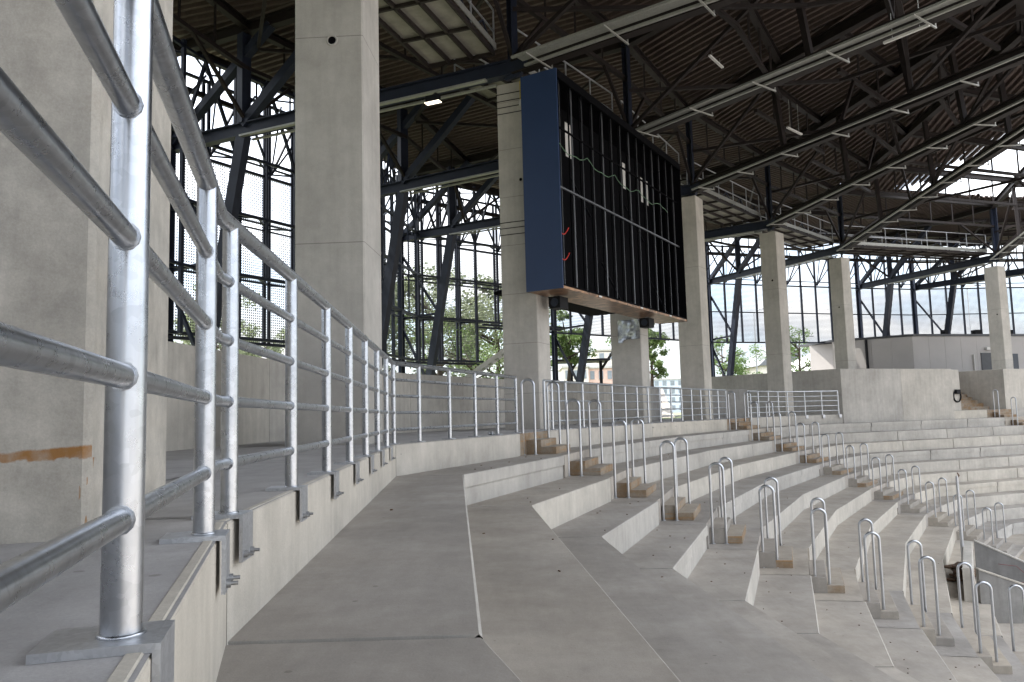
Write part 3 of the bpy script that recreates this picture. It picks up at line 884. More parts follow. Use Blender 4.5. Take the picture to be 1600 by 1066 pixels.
# ------------------------------------------------------------------ video wall frame under construction
SO = (0.36, 17.9); SA = nrm((.515, .857)); SN = (SA[1], -SA[0])
SL, ST, SZ0, SZ1 = 8.55, 0.95, 3.16, 8.30
def sp(s, t, z): return (SO[0] + SA[0] * s + SN[0] * t, SO[1] + SA[1] * s + SN[1] * t, z)
scr = thing('screen_frame', sp(SL / 2, 0, SZ0), 'big unfinished video wall housing with blue side and open black front, hung on the columns', 'screen frame')
def sbox(mb, s0_, s1_, t0, t1, z0, z1):
    mb.prism([sp(s0_, t0, 0)[:2], sp(s1_, t0, 0)[:2], sp(s1_, t1, 0)[:2], sp(s0_, t1, 0)[:2]], z0, z1)
mb = MB(); sbox(mb, 0, .04, 0, ST, SZ0, SZ1); mb.build('side_panel', M['screen_blue'], scr)
mb = MB(); sbox(mb, SL - .04, SL, 0, ST, SZ0, SZ1); mb.build('side_panel', M['void'], scr)
mb = MB(); sbox(mb, .042, SL - .042, 0, ST, SZ1 - .1, SZ1 - .002); mb.build('top_panel', M['void'], scr)
m_bot = steel('underside sheet with orange reflection', (0.34, 0.19, 0.105), 0.35, 0.5, 0.6, 6)  # orange reflection from below is put into the sheet colour
mb = MB(); sbox(mb, .042, SL - .042, 0.003, ST - .003, SZ0 + .002, SZ0 + .06); mb.build('bottom_panel', m_bot, scr)
mb = MB()
sbox(mb, .042, SL - .042, ST - .05, ST + .004, SZ0 + .062, SZ0 + .10)
mb.build('front_trim', M['void'], scr)
mb = MB(); sbox(mb, .042, SL - .042, ST - .05, ST + .004, SZ1 - .2, SZ1 - .102)
mb.build('front_trim', M['void'], scr)
# back sheet with the openings left in it
slots = [(2.22, 2.60, 7.0, 7.92), (5.98, 6.2, 7.05, 7.85), (7.42, 7.6, 6.95, 7.75), (7.88, 8.05, 6.95, 7.75)]
mb = MB(); s_ = .042
for a, b, z0, z1 in slots:
    sbox(mb, s_, a, .0, .02, SZ0 + .06, SZ1 - .1)
    sbox(mb, a, b, .0, .02, SZ0 + .06, z0); sbox(mb, a, b, .0, .02, z1, SZ1 - .1); s_ = b
sbox(mb, s_, SL - .042, .0, .02, SZ0 + .06, SZ1 - .1)
mb.build('back_sheet', M['void'], scr)
for a, b, z0, z1 in slots:
    mb = MB(); sbox(mb, a, b, .005, .015, z0, z1); mb.build('bright_opening_fill', M['white'], scr)  # white fill stands in for the brightness of the opening
for i in range(14):
    s_ = .35 + i * .60
    for off, mt in ((0.0, 'void'), (.17, 'grey_prof' if i % 3 == 1 else 'void')):
        mb = MB(); sbox(mb, s_ + off, s_ + off + .03, ST - .22, ST - .19, SZ0 + .062, SZ1 - .102)
        mb.build('upright', M[mt], scr)
    if i % 3 == 0:
        mb = MB(); mb.beam(sp(s_, ST - .25, SZ0 + .1 + (i % 2) * 2), sp(s_ + .1, .1, SZ0 + 1.3 + (i % 2) * 2), .04, .04); mb.build('brace', M['black'], scr)
    mb = MB(); sbox(mb, s_ + .06, s_ + .074, ST - .17, ST - .15, SZ0 + .062, SZ1 - .102); mb.build('edge_profile', M['grey_prof'], scr)
mb = MB(); sbox(mb, .05, SL - .05, ST - .165, ST - .12, 5.56, 5.60); mb.build('crossbar', M['grey_prof'], scr)
mb = MB(); sbox(mb, .05, SL - .05, ST - .165, ST - .13, 7.0, 7.04); mb.build('crossbar', M['void'], scr)
mb = MB(); mb.tube([sp(.05 + (SL - .1) * i / 40, ST - .10, 6.62 - .16 * abs(math.sin(i * math.pi / 8)) + .03 * math.sin(i * 1.7)) for i in range(36)], .009, 6)
mb.build('green_cable', M['green'], scr)
for z0 in (3.95, 4.55):
    mb = MB(); mb.tube([sp(.12 + .5 * i / 12, ST - .12, z0 - .14 * math.sin(i * math.pi / 12) + .12 * i / 12) for i in range(13)], .013, 6)
    mb.build('red_cable', M['red'], scr)
for s_ in (1.9, 4.6, 6.9):
    mb = MB(); sbox(mb, s_, s_ + .16, ST + .004, ST + .02, SZ0 + .01, SZ0 + .05); mb.build('white_label', M['white'], scr)
mb = MB(); sbox(mb, .5, 6.0, -1.2, -.02, SZ0 + .12, SZ0 + .2); mb.build('rear_platform', M['void'], scr)
for nm, s_, t_, lab in (('loudspeaker', 1.05, .28, 'small black loudspeaker under the left end of the screen housing'), ('loudspeaker', 6.6, .35, 'small black loudspeaker under the right part of the screen housing')):
    t = thing(nm, sp(s_, t_, SZ0 - .3), lab, 'loudspeaker', 'loudspeakers under the screen')
    mb = MB(); c = sp(s_, t_, SZ0 - .17)
    mb.box(c, .42, .30, .28, math.atan2(SA[1], SA[0])); mb.build('cabinet', M['black'], t)
    mb = MB(); c2 = sp(s_, t_, SZ0 - .02); mb.box(c2, .1, .1, .036, 0); mb.build('mount', M['galv_dull'], t)
    mb = MB(); c3 = sp(s_ - .215, t_, SZ0 - .17); mb.tube([c3, sp(s_ - .222, t_, SZ0 - .17)], .1, 16); mb.build('cone', M['navy'], t)
dc = COLS['D']
fo = v2(dc['p'], mul(dc['nin'], -.40)); fo = (fo[0] - dc['tan'][0] * .012, fo[1] - dc['tan'][1] * .012)
mb = MB()
for i in range(9):
    for j in range(7):
        pass
g = {}
vs_, fs_ = [], []
rr = random.Random(5)
for j in range(9):
    for i in range(11):
        u, w = i / 10 * .72, j / 8 * .62
        dz = .0 if j else -.02
        b = rr.uniform(.0, .05)
        vs_.append((fo[0] + dc['nin'][0] * (u - .34) - dc['tan'][0] * b, fo[1] + dc['nin'][1] * (u - .34) - dc['tan'][1] * b, 2.62 + w - .1 * (i / 10 < .25) * (1 - j / 8)))
for j in range(8):
    for i in range(10):
        a = j * 11 + i; fs_.append([a, a + 1, a + 12, a + 11])
mb.add(vs_, fs_, True)
tag(mb.build('plastic_sheet', M['film'], None, (*fo, 3.0)), 'crumpled silver plastic sheet taped round the top of the column under the screen', 'plastic sheet')

# ------------------------------------------------------------------ roof steelwork
ZB, ZT, ZD = 8.72, 11.75, 12.15        # bottom chord, top chord, deck
RAD = {
    'X': ((14, -3), (9, -17), (5, -26)),
    'Y': ((9.5, -1.5), (1.0, -13.0), (-8.5, -19.0)),
    'Z': ((9, 2), (-2.2, -5.5), (-13.0, -8.5)),
    'A': ((8.5, 5.5), (-1.9, 2.9), (-13.0, 1.6)),
    'B': ((8.0, 8.6), (-2.45, 11.0), (-12.9, 12.6)),
    'C': ((8.6, 12.2), (0.20, 18.30), (-10.2, 23.1)),
    'D': ((11.2, 13.6), (3.75, 23.35), (-6.3, 29.3)),
    'E': ((13.3, 16.8), (7.0, 29.2), (-5.1, 36.0)),
    'F': ((15.1, 17.4), (11.95, 35.2), (2.3, 42.4)),
    'G': ((15.6, 18.9), (17.75, 41.2), (13.0, 51.0)),
    'H': ((19.2, 20.6), (28.2, 44.8), (24.5, 54.8)),
    'I': ((22.5, 20.0), (36.0, 45.0), (29.0, 56.0)),
    'J': ((24.5, 19.0), (45.0, 42.0), (46.0, 57.0)),
}
KEYS = list(RAD)
TR_LABEL = {
    'X': 'last roof truss far behind the camera', 'Y': 'second roof truss behind the camera',
    'Z': 'roof truss behind the camera', 'A': 'dark roof truss over the nearest column at the left edge',
    'B': 'dark roof truss over the tall wide column at the left', 'C': 'dark roof truss with grey cable trays meeting the banded column left of the screen',
    'D': 'dark roof truss passing above the middle of the screen', 'E': 'dark roof truss running from the column at the right end of the screen',
    'F': 'dark roof truss resting on the column behind the far short guardrail', 'G': 'dark roof truss resting on the slim column left of the plain block',
    'H': 'dark roof truss resting on the slim column by the grey service building', 'I': 'dark roof truss whose outer arm passes behind the slim right hand column',
    'J': 'outermost dark roof truss beyond the right edge',
}
def at(p, q, d):          # point at distance d from p towards q
    L = dist(p, q); return lerp(p, q, d / L)
NODES = {}
for key, (pi, pc, po) in RAD.items():
    t = thing('roof_truss', (*pc, ZB), TR_LABEL[key], 'roof truss', 'radial trusses under the roof')
    din, dout = nrm(sub(pi, pc)), nrm(sub(po, pc))
    Lin, Lout = dist(pi, pc), dist(po, pc)
    node1 = at(pc, po, Lout - 2.9)
    NODES[key] = node1
    mb = MB()
    mb.ibeam((*pi, ZB), (*pc, ZB), .24, .36); mb.build('bottom_chord', M['brown'], t)
    mb = MB(); mb.ibeam((*at(pc, po, .0), ZB - .002), (*po, ZB - .002), .26, .38); mb.build('outer_chord', M['navy'], t)
    mb = MB(); mb.ibeam((*pi, ZT), (*pc, ZT), .24, .34); mb.ibeam((*pc, ZT), (*po, ZT), .24, .34); mb.build('top_chord', M['brown'], t)
    # column head and post
    mb = MB(); mb.ibeam((*pc, ZB + .2), (*pc, ZT), .34, .34, .04); mb.build('post', M['navy'], t)
    mb = MB()
    o = (-din[1], din[0])
    pl = [(-.55, .2), (.55, .2), (.20, -.28), (-.20, -.28)]
    mb.add([(pc[0] + din[0] * a + o[0] * s_ * .05, pc[1] + din[1] * a + o[1] * s_ * .05, ZB + b) for s_ in (-1, 1) for a, b in pl],
           [[3, 2, 1, 0], [4, 5, 6, 7], [0, 1, 5, 4], [1, 2, 6, 5], [2, 3, 7, 6], [3, 0, 4, 7]])
    mb.build('head_plate', M['navy'], t)
    # web of the inner arm
    np_ = max(2, round(Lin / 5.2)); st = Lin / np_
    for j in range(1, np_ + 1):
        p = at(pc, pi, st * j - (.05 if j == np_ else 0)); q = at(pc, pi, st * (j - 1))
        h = at(pc, pi, st * (j - .5))
        if j < np_ or True:
            mb = MB()
            mb.beam((*p, ZB + .2), (*at(p, q, .35), ZT - .17), .15, .15); mb.build('post', M['brown'], t)
        if j % 2:
            mb = MB(); mb.beam((*q, ZB + .22), (*p, ZT - .17), .10, .10); mb.build('diagonal', M['brown'], t)
    # outer arm: post over the node and two raking members
    mb = MB(); mb.beam((*node1, ZB + .18), (*node1, ZT - .17), .30, .26, (din[0], din[1], 0)); mb.build('post', M['navy'], t)
    up = at(node1, pc, 3.4)
    mb = MB(); mb.beam((*node1, ZB + .15), (*up, ZT - .1), .24, .24); mb.build('raking_strut', M['navy'], t)
    mb = MB(); mb.beam((*at(po, pc, .15), ZB + .1), (*at(node1, pc, 1.0), ZT - .1), .24, .22); mb.build('raking_strut', M['navy'], t)
    ft = at(po, pc, 1.1)
    mb = MB(); mb.beam((*ft, -.02), (*node1, ZB - .18), .26, .34, (dout[0], dout[1], 0)); mb.build('raking_leg', M['navy'], t)
    # facade column of this frame
    mb = MB(); mb.ibeam((*po, -.02), (*po, ZT), .34, .40, .04); mb.build('facade_post', M['navy'], t)
    for za, zb_ in ((5.0, 6.8), (3.0, 1.2)):
        pa = at(ft, node1, dist(ft, node1) * .55)
    mb = MB(); mb.beam((*po, 4.9), (*lerp(ft, node1, .56), 5.0), .1, .1); mb.build('tie', M['navy'], t)
    mb = MB(); mb.beam((*po, 8.0), (*lerp(ft, node1, .56), 5.05), .1, .1); mb.build('tie', M['navy'], t)
    mb = MB(); mb.beam((*po, 4.6), (*lerp(ft, node1, .2), 1.9), .1, .1); mb.build('tie', M['navy'], t)
    # services along the inner arm: tray, pipes, brackets
    if key in 'BCDEFGHI':
        side = (-din[1], din[0])
        wd = {'B': .5, 'C': .62, 'D': .5}.get(key, .26)
        def off(p, a): return v2(p, mul(side, -a))
        a0, a1_ = at(pc, pi, .55), pi
        if key in 'BCD':
            mb = MB(); mb.beam((*off(a0, .18 + wd * .5), ZB - .10), (*off(a1_, .18 + wd * .5), ZB - .10), wd * .38, .06); mb.build('cable_tray', M['tray'], t)
        for a in ((.20 + wd, ) if key in 'EFGHI' else (.2 + wd * .16, .20 + wd)):
            mb = MB(); mb.beam((*off(a0, a), ZB - .2), (*off(a1_, a), ZB - .2), .075, .05); mb.build('conduit', M['tray'], t)
        for j in range(int(Lin / 2.0)):
            p = at(pc, pi, 1.0 + 2.0 * j)
            mb = MB(); mb.beam((*off(p, -.22), ZB - .25), (*off(p, .30 + wd), ZB - .25), .035, .035)
            mb.beam((*off(p, -.19), ZB - .25), (*off(p, -.19), ZB + .3), .03, .03)
            mb.build('tray_bracket', M['tray'], t)
        # and along the outer arm
        mb = MB(); mb.beam((*off(at(pc, po, .6), .2), ZB - .25), (*off(at(pc, po, Lout - 3), .2), ZB - .25), .12, .05)
        mb.beam((*off(at(pc, po, .6), -.2), ZB - .25), (*off(at(pc, po, Lout - 3), -.2), ZB - .25), .08, .05); mb.build('cable_tray', M['tray'], t)

def pt_on(key, d):        # plan point on a radial line; d<0 outward of the column, d>0 inward
    pi, pc, po = RAD[key]
    return at(pc, pi, d) if d >= 0 else at(pc, po, -d)

# tangential purlin trusses
BAYN = {'XY': 'far behind the camera', 'YZ': 'a little behind the camera', 'ZA': 'behind the camera', 'AB': 'between the two nearest columns', 'BC': 'between the wide and banded columns', 'CD': 'above the left half of the screen',
        'DE': 'above the right half of the screen', 'EF': 'right of the screen', 'FG': 'above the far short guardrail', 'GH': 'above the plain concrete block', 'HI': 'at the right edge above the service building', 'IJ': 'beyond the right edge'}
for a, b in zip(KEYS[:-1], KEYS[1:]):
    La, Lb = dist(RAD[a][0], RAD[a][1]), dist(RAD[b][0], RAD[b][1])
    Oa, Ob = dist(RAD[a][2], RAD[a][1]), dist(RAD[b][2], RAD[b][1])
    nin = max(2, round((La + Lb) / 2 / 4.4))
    st = [(-Oa + .3, -Ob + .3), (-Oa * .74, -Ob * .74), (-Oa * .38, -Ob * .38), (0, 0)] + [(La * j / nin, Lb * j / nin) for j in range(1, nin + 1)]
    for idx, (da, db) in enumerate(st):
        p, q = pt_on(a, da), pt_on(b, db)
        t = thing('purlin_truss', (*p, ZT), '%s dark purlin truss from the facade, %s' % (['first', 'second', 'third', 'fourth', 'fifth', 'sixth', 'seventh', 'eighth', 'ninth', 'tenth', 'eleventh', 'twelfth'][idx], BAYN[a + b]), 'roof truss', 'purlin trusses under the roof deck')
        zt, zb_ = ZT + .10, 10.55
        mb = MB(); mb.ibeam((*p, zt), (*q, zt), .20, .26, .025); mb.build('top_chord', M['brown'], t)
        mb = MB(); mb.beam((*p, zb_), (*q, zb_), .12, .12); mb.build('bottom_chord', M['brown'], t)
        L = dist(p, q); n = max(2, round(L / 1.5))
        for j in range(1, n):
            c = lerp(p, q, j / n)
            mb = MB(); mb.beam((*c, zb_), (*c, zt - .12), .055, .055); mb.build('hanger', M['brown'], t)
        for e, s_ in (((p, q), (q, p)) if idx % 2 else ()):
            c = at(e, s_, L * .24)
            mb = MB(); mb.beam((*e, ZB + .25), (*c, zb_), .09, .09); mb.build('brace', M['brown'], t)
# flat bracing between trusses
k_ = 0
brc = thing('roof_bracing', (8, 25, 11.5), 'thin dark diagonal bracing rods crossing between the roof trusses', 'bracing')
for a, b in zip(KEYS[1:-1], KEYS[2:]):
    La, Lb = dist(RAD[a][0], RAD[a][1]), dist(RAD[b][0], RAD[b][1])
    for j in range(2):
        mb = MB(); mb.beam((*pt_on(a, La * j / 2), 10.2), (*pt_on(b, Lb * (j + 1) / 2), 10.2), .10, .10); mb.build('rod', M['brown'], brc)
    Oa, Ob = dist(RAD[a][2], RAD[a][1]), dist(RAD[b][2], RAD[b][1])
    mb = MB(); mb.beam((*pt_on(a, -Oa * .7), 11.0), (*pt_on(b, -.5), 11.0), .09, .09); mb.build('rod', M['brown'], brc)
    mb = MB(); mb.beam((*pt_on(b, -Ob * .7), 11.1), (*pt_on(a, -.5), 11.1), .09, .09); mb.build('rod', M['brown'], brc)

# corrugated deck, one sheet field per bay
SKY = [(21.9, 42.9), (22.9, 33.4), (31.0, 33.4), (30.0, 44.8)]
def inside(poly, p):
    s_ = None
    for i in range(len(poly)):
        a, b = poly[i], poly[(i + 1) % len(poly)]
        c = (b[0] - a[0]) * (p[1] - a[1]) - (b[1] - a[1]) * (p[0] - a[0])
        if s_ is None: s_ = c > 0
        elif (c > 0) != s_: return False
    return True
roof = thing('roof_deck', (8, 25, ZD), 'dark corrugated metal roof deck over the whole stand', 'roof')
PITCH = 0.30
prof = [(0, 0.0), (.10, 0.0), (.13, .12), (.27, .12), (.30, 0.0)]
for a, b in zip(KEYS[:-1], KEYS[1:]):
    pa, ca, oa = RAD[a]; pb, cb, ob = RAD[b]
    oa_, ob_ = v2(oa, mul(nrm(sub(oa, ca)), .5)), v2(ob, mul(nrm(sub(ob, cb)), .5))
    mb = MB()
    for quad in ([pa, pb, cb, ca], [ca, cb, ob_, oa_]):
        outside = quad[0] is ca
        xd = nrm(v2(nrm(sub(quad[0], quad[3])), nrm(sub(quad[1], quad[2]))))
        yd = (-xd[1], xd[0])
        loc = [(p[0] * xd[0] + p[1] * xd[1], p[0] * yd[0] + p[1] * yd[1]) for p in quad]
        y0, y1 = min(p[1] for p in loc), max(p[1] for p in loc)
        def clip(y):
            xs = []
            for i in range(4):
                p, q = loc[i], loc[(i + 1) % 4]
                if (p[1] - y) * (q[1] - y) <= 0 and abs(p[1] - q[1]) > 1e-9:
                    xs.append(p[0] + (q[0] - p[0]) * (y - p[1]) / (q[1] - p[1]))
            return (min(xs), max(xs)) if len(xs) >= 2 else None
        ys = []
        y = y0 + 1e-4
        while y < y1:
            for u, h in prof[:-1]:
                if y + u < y1: ys.append((y + u, h))
            y += PITCH
        ys.append((y1 - 1e-4, 0))
        for (ya, ha), (yb, hb) in zip(ys[:-1], ys[1:]):
            A, B = clip(ya), clip(yb)
            if not A or not B: continue
            def W(x, y, h): return (x * xd[0] + y * yd[0], x * xd[1] + y * yd[1], ZD + h)
            if (a + b) in ('GH', 'HI') and not outside:
                n = 40
                for i in range(n):
                    xa, xb = A[0] + (A[1] - A[0]) * i / n, A[0] + (A[1] - A[0]) * (i + 1) / n
                    xc, xe = B[0] + (B[1] - B[0]) * i / n, B[0] + (B[1] - B[0]) * (i + 1) / n
                    c = W((xa + xb) / 2, ya, 0)
                    # clear sheets come in whole widths: test at the middle of a 1.2 m wide sheet
                    yq = math.floor((ya - y0) / 1.2) * 1.2 + y0 + .6
                    if inside(SKY, W((xa + xb) / 2, yq, 0)[:2]): continue
                    mb.quad(W(xa, ya, ha), W(xb, ya, ha), W(xe, yb, hb), W(xc, yb, hb))
            else:
                mb.quad(W(A[0], ya, ha), W(A[1], ya, ha), W(B[1], yb, hb), W(B[0], yb, hb))
    mb.build('deck_bay', M['deck'], roof)
    mb = MB()
    if (a + b) not in ('GH', 'HI'): mb.quad((*pa, ZD + .13), (*pb, ZD + .13), (*cb, ZD + .13), (*ca, ZD + .13))
    mb.quad((*ca, ZD + .13), (*cb, ZD + .13), (*ob_, ZD + .13), (*oa_, ZD + .13))
    mb.build('leak_cover_sheet', M['deck'], roof)  # unseen plate added above the ribs to stop light leaking through gaps
mb = MB()
for k_ in ('G', 'I'):
    pi_, pc_, po_ = RAD[k_]; d_ = nrm(sub(pi_, pc_)); o_ = (-d_[1] * .9, d_[0] * .9)
    mb.quad((*v2(pi_, o_), ZD + .135), (*sub(pi_, o_), ZD + .135), (*sub(pc_, o_), ZD + .135), (*v2(pc_, o_), ZD + .135)); mb.build('leak_cover_strip', M['deck'], roof); mb = MB()  # strips added over the truss lines to block light leaks
mb = MB(); mb.add([(21.0, 43.8, ZD + .12), (22.2, 32.6, ZD + .12), (32, 32.6, ZD + .12), (31, 45.6, ZD + .12)], [[0, 1, 2, 3]])
mb.build('clear_sheet', M['poly'], roof)

# catwalks between the columns
for a, b, lab in (('B', 'C', 'galvanised service catwalk with square panels, left of the banded column top'), ('C', 'D', 'service catwalk hidden mostly behind the screen housing'),
                  ('D', 'E', 'service catwalk passing behind the right end of the screen'), ('E', 'F', 'service catwalk between the screen end column and the next column'),
                  ('F', 'G', 'service catwalk above the far short guardrail'), ('G', 'H', 'long pale railed service catwalk above the plain concrete block')):
    ca, cb = RAD[a][1], RAD[b][1]
    d = nrm(sub(cb, ca)); o = (-d[1], d[0])       # outward (left of the walking direction)
    t = thing('catwalk', (*ca, 9.0), lab, 'catwalk', 'service catwalks under the roof')
    p, q = v2(v2(ca, mul(o, .35)), mul(d, .35)), v2(v2(cb, mul(o, .35)), mul(d, -.35))
    W_ = 1.75; L = dist(p, q); n = max(2, round(L / 1.45))
    mb = MB(); mb.prism([v2(p, mul(o, .04)), v2(q, mul(o, .04)), v2(q, mul(o, W_ - .04)), v2(p, mul(o, W_ - .04))], 9.06, 9.09); mb.build('floor', M['grate'], t)
    mb = MB()
    for s_ in (0, 1 / 3, 2 / 3, 1):
        e = mul(o, W_ * s_); mb.beam((*v2(p, e), 9.0), (*v2(q, e), 9.0), .06, .11)
    for j in range(n + 1):
        c = lerp(p, q, j / n); mb.beam((*v2(c, mul(o, .03)), 8.985), (*v2(c, mul(o, W_ - .03)), 8.985), .06, .08)
    mb.build('frame', M['brown'], t)
    mb = MB(); mb.beam((*v2(p, mul(o, -.05)), 9.16), (*v2(q, mul(o, -.05)), 9.16), .02, .16); mb.build('toe_board', M['tray'], t)
    for s_ in (0, 1):
        e = mul(o, W_ * s_)
        mb = MB()
        for z in (9.55, 10.1): mb.tube([(*v2(p, e), z), (*v2(q, e), z)], .024, 8)
        for j in range(n + 1):
            c = v2(lerp(p, q, j / n), e); mb.tube([(*c, 9.05), (*c, 10.1)], .022, 8)
        mb.build('handrail', M['galv_dull'], t)
    mb = MB()
    for j in range(n):
        c0, c1 = lerp(p, q, j / n), lerp(p, q, (j + .5) / n); c2 = lerp(p, q, (j + 1) / n)
        mb.beam((*c0, 9.0), (*c1, 9.5), .035, .035); mb.beam((*c2, 9.0), (*c1, 9.5), .035, .035)
    mb.build('lattice', M['navy'], t)

# lamps: white tubes under the roof and one floodlight near the banded column
m_em, nt_, b_, o_ = new_mat('lit lamp cover')
b_.inputs['Base Color'].default_value = (.9, .85, .75, 1)
b_.inputs['Emission Color'].default_value = (1, .86, .68, 1); b_.inputs['Emission Strength'].default_value = .9
pl = [('C', 4.0, 1.1, 9.2), ('D', 2.6, -1.3, 10.3), ('D', 8.0, .1, 8.45), ('E', 4.5, -1.0, 9.5), ('E', 9.5, .1, 8.45), ('F', 3.5, -1.2, 9.6), ('F', 10.5, .1, 8.45), ('G', 4, -1.2, 9.6), ('G', 12, .1, 8.45), ('H', 5, -1.5, 9.4)]
LL = ['above the left end of the screen', 'above the middle of the screen', 'under the truss over the middle of the screen', 'right of the screen above the catwalk', 'under the truss from the screen end column',
      'near the column behind the far guardrail', 'under the truss above the far guardrail', 'near the slim column left of the block', 'under the truss left of the clear roof sheets', 'near the right hand slim column']
for (k, d, off_, z), l_ in list(zip(pl, LL))[:4]:
    p = pt_on(k, d); pi, pc, po = RAD[k]; di = nrm(sub(pi, pc)); o = (di[1], -di[0]); p = v2(p, mul(o, off_))
    t = thing('tube_lamp', (*p, z), 'white tube lamp ' + l_, 'lamp', 'white tube lamps under the roof')
    dd = di if off_ == .1 else nrm((o[0] + .3 * di[0], o[1] + .3 * di[1]))
    mb = MB(); mb.beam((*p, z), (p[0] + dd[0] * 1.0, p[1] + dd[1] * 1.0, z), .07, .05); mb.build('housing', M['white'], t)
    mb = MB()
    for u in (.2, .8): mb.beam((p[0] + dd[0] * u, p[1] + dd[1] * u, z + .03), (p[0] + dd[0] * u, p[1] + dd[1] * u, min(z + 1.3, 10.5)), .012, .012)
    mb.build('hanger', M['tray'], t)
fl = pt_on('C', -2.1); t = thing('floodlight', (*fl, 8.1), 'lit floodlight hanging under the truss left of the banded column', 'lamp')
mb = MB(); mb.box((fl[0] - .1, fl[1] - .35, 8.22), .36, .14, .16, -.42); mb.build('housing', M['black'], t)
mb = MB(); mb.box((fl[0] - .1, fl[1] - .35, 8.125), .40, .16, .02, -.42); mb.build('lens', m_em, t)
mb = MB(); mb.beam((fl[0] - .1, fl[1] - .35, 8.3), (fl[0], fl[1], 8.55), .05, .05); mb.build('bracket', M['black'], t)
# yellow chain and orange cable at the banded column head
cc = COLS['C']; q = v2(cc['p'], mul(cc['nin'], -.25)); q = (q[0] - cc['tan'][0] * .03, q[1] - cc['tan'][1] * .03)
t = thing('lifting_chain', (*q, 8.4), 'yellow lifting chain hanging at the head of the banded column', 'chain')
mb = MB()
for j in range(9): mb.tube([(q[0] + math.cos(a * math.pi / 4) * .025, q[1], 8.42 - j * .05 + math.sin(a * math.pi / 4) * .035) for a in range(8)], .009, 5, True)
mb.build('links', M['yellow'], t)
mb = MB(); mb.tube([(q[0], q[1], 7.97), (q[0], q[1], 7.82)], .03, 8, False, .06); mb.build('hook', M['white'], t)
# dark straps round the banded column
C_ = COLS['C']; e_ = .012
cn = [v2(v2(C_['p'], mul(C_['nin'], x)), mul(C_['tan'], y)) for x, y in ((e_, -e_), (-C_['w'] - e_, -e_), (-C_['w'] - e_, C_['d'] + e_), (e_, C_['d'] + e_))]
for z in (8.2, 8.02, 7.86, 7.70, 4.98, 4.84, 4.68):
    mb = MB(); mb.tube([(*c, z) for c in cn], .010, 6, True); mb.build('strap', M['black'], C_['th'])

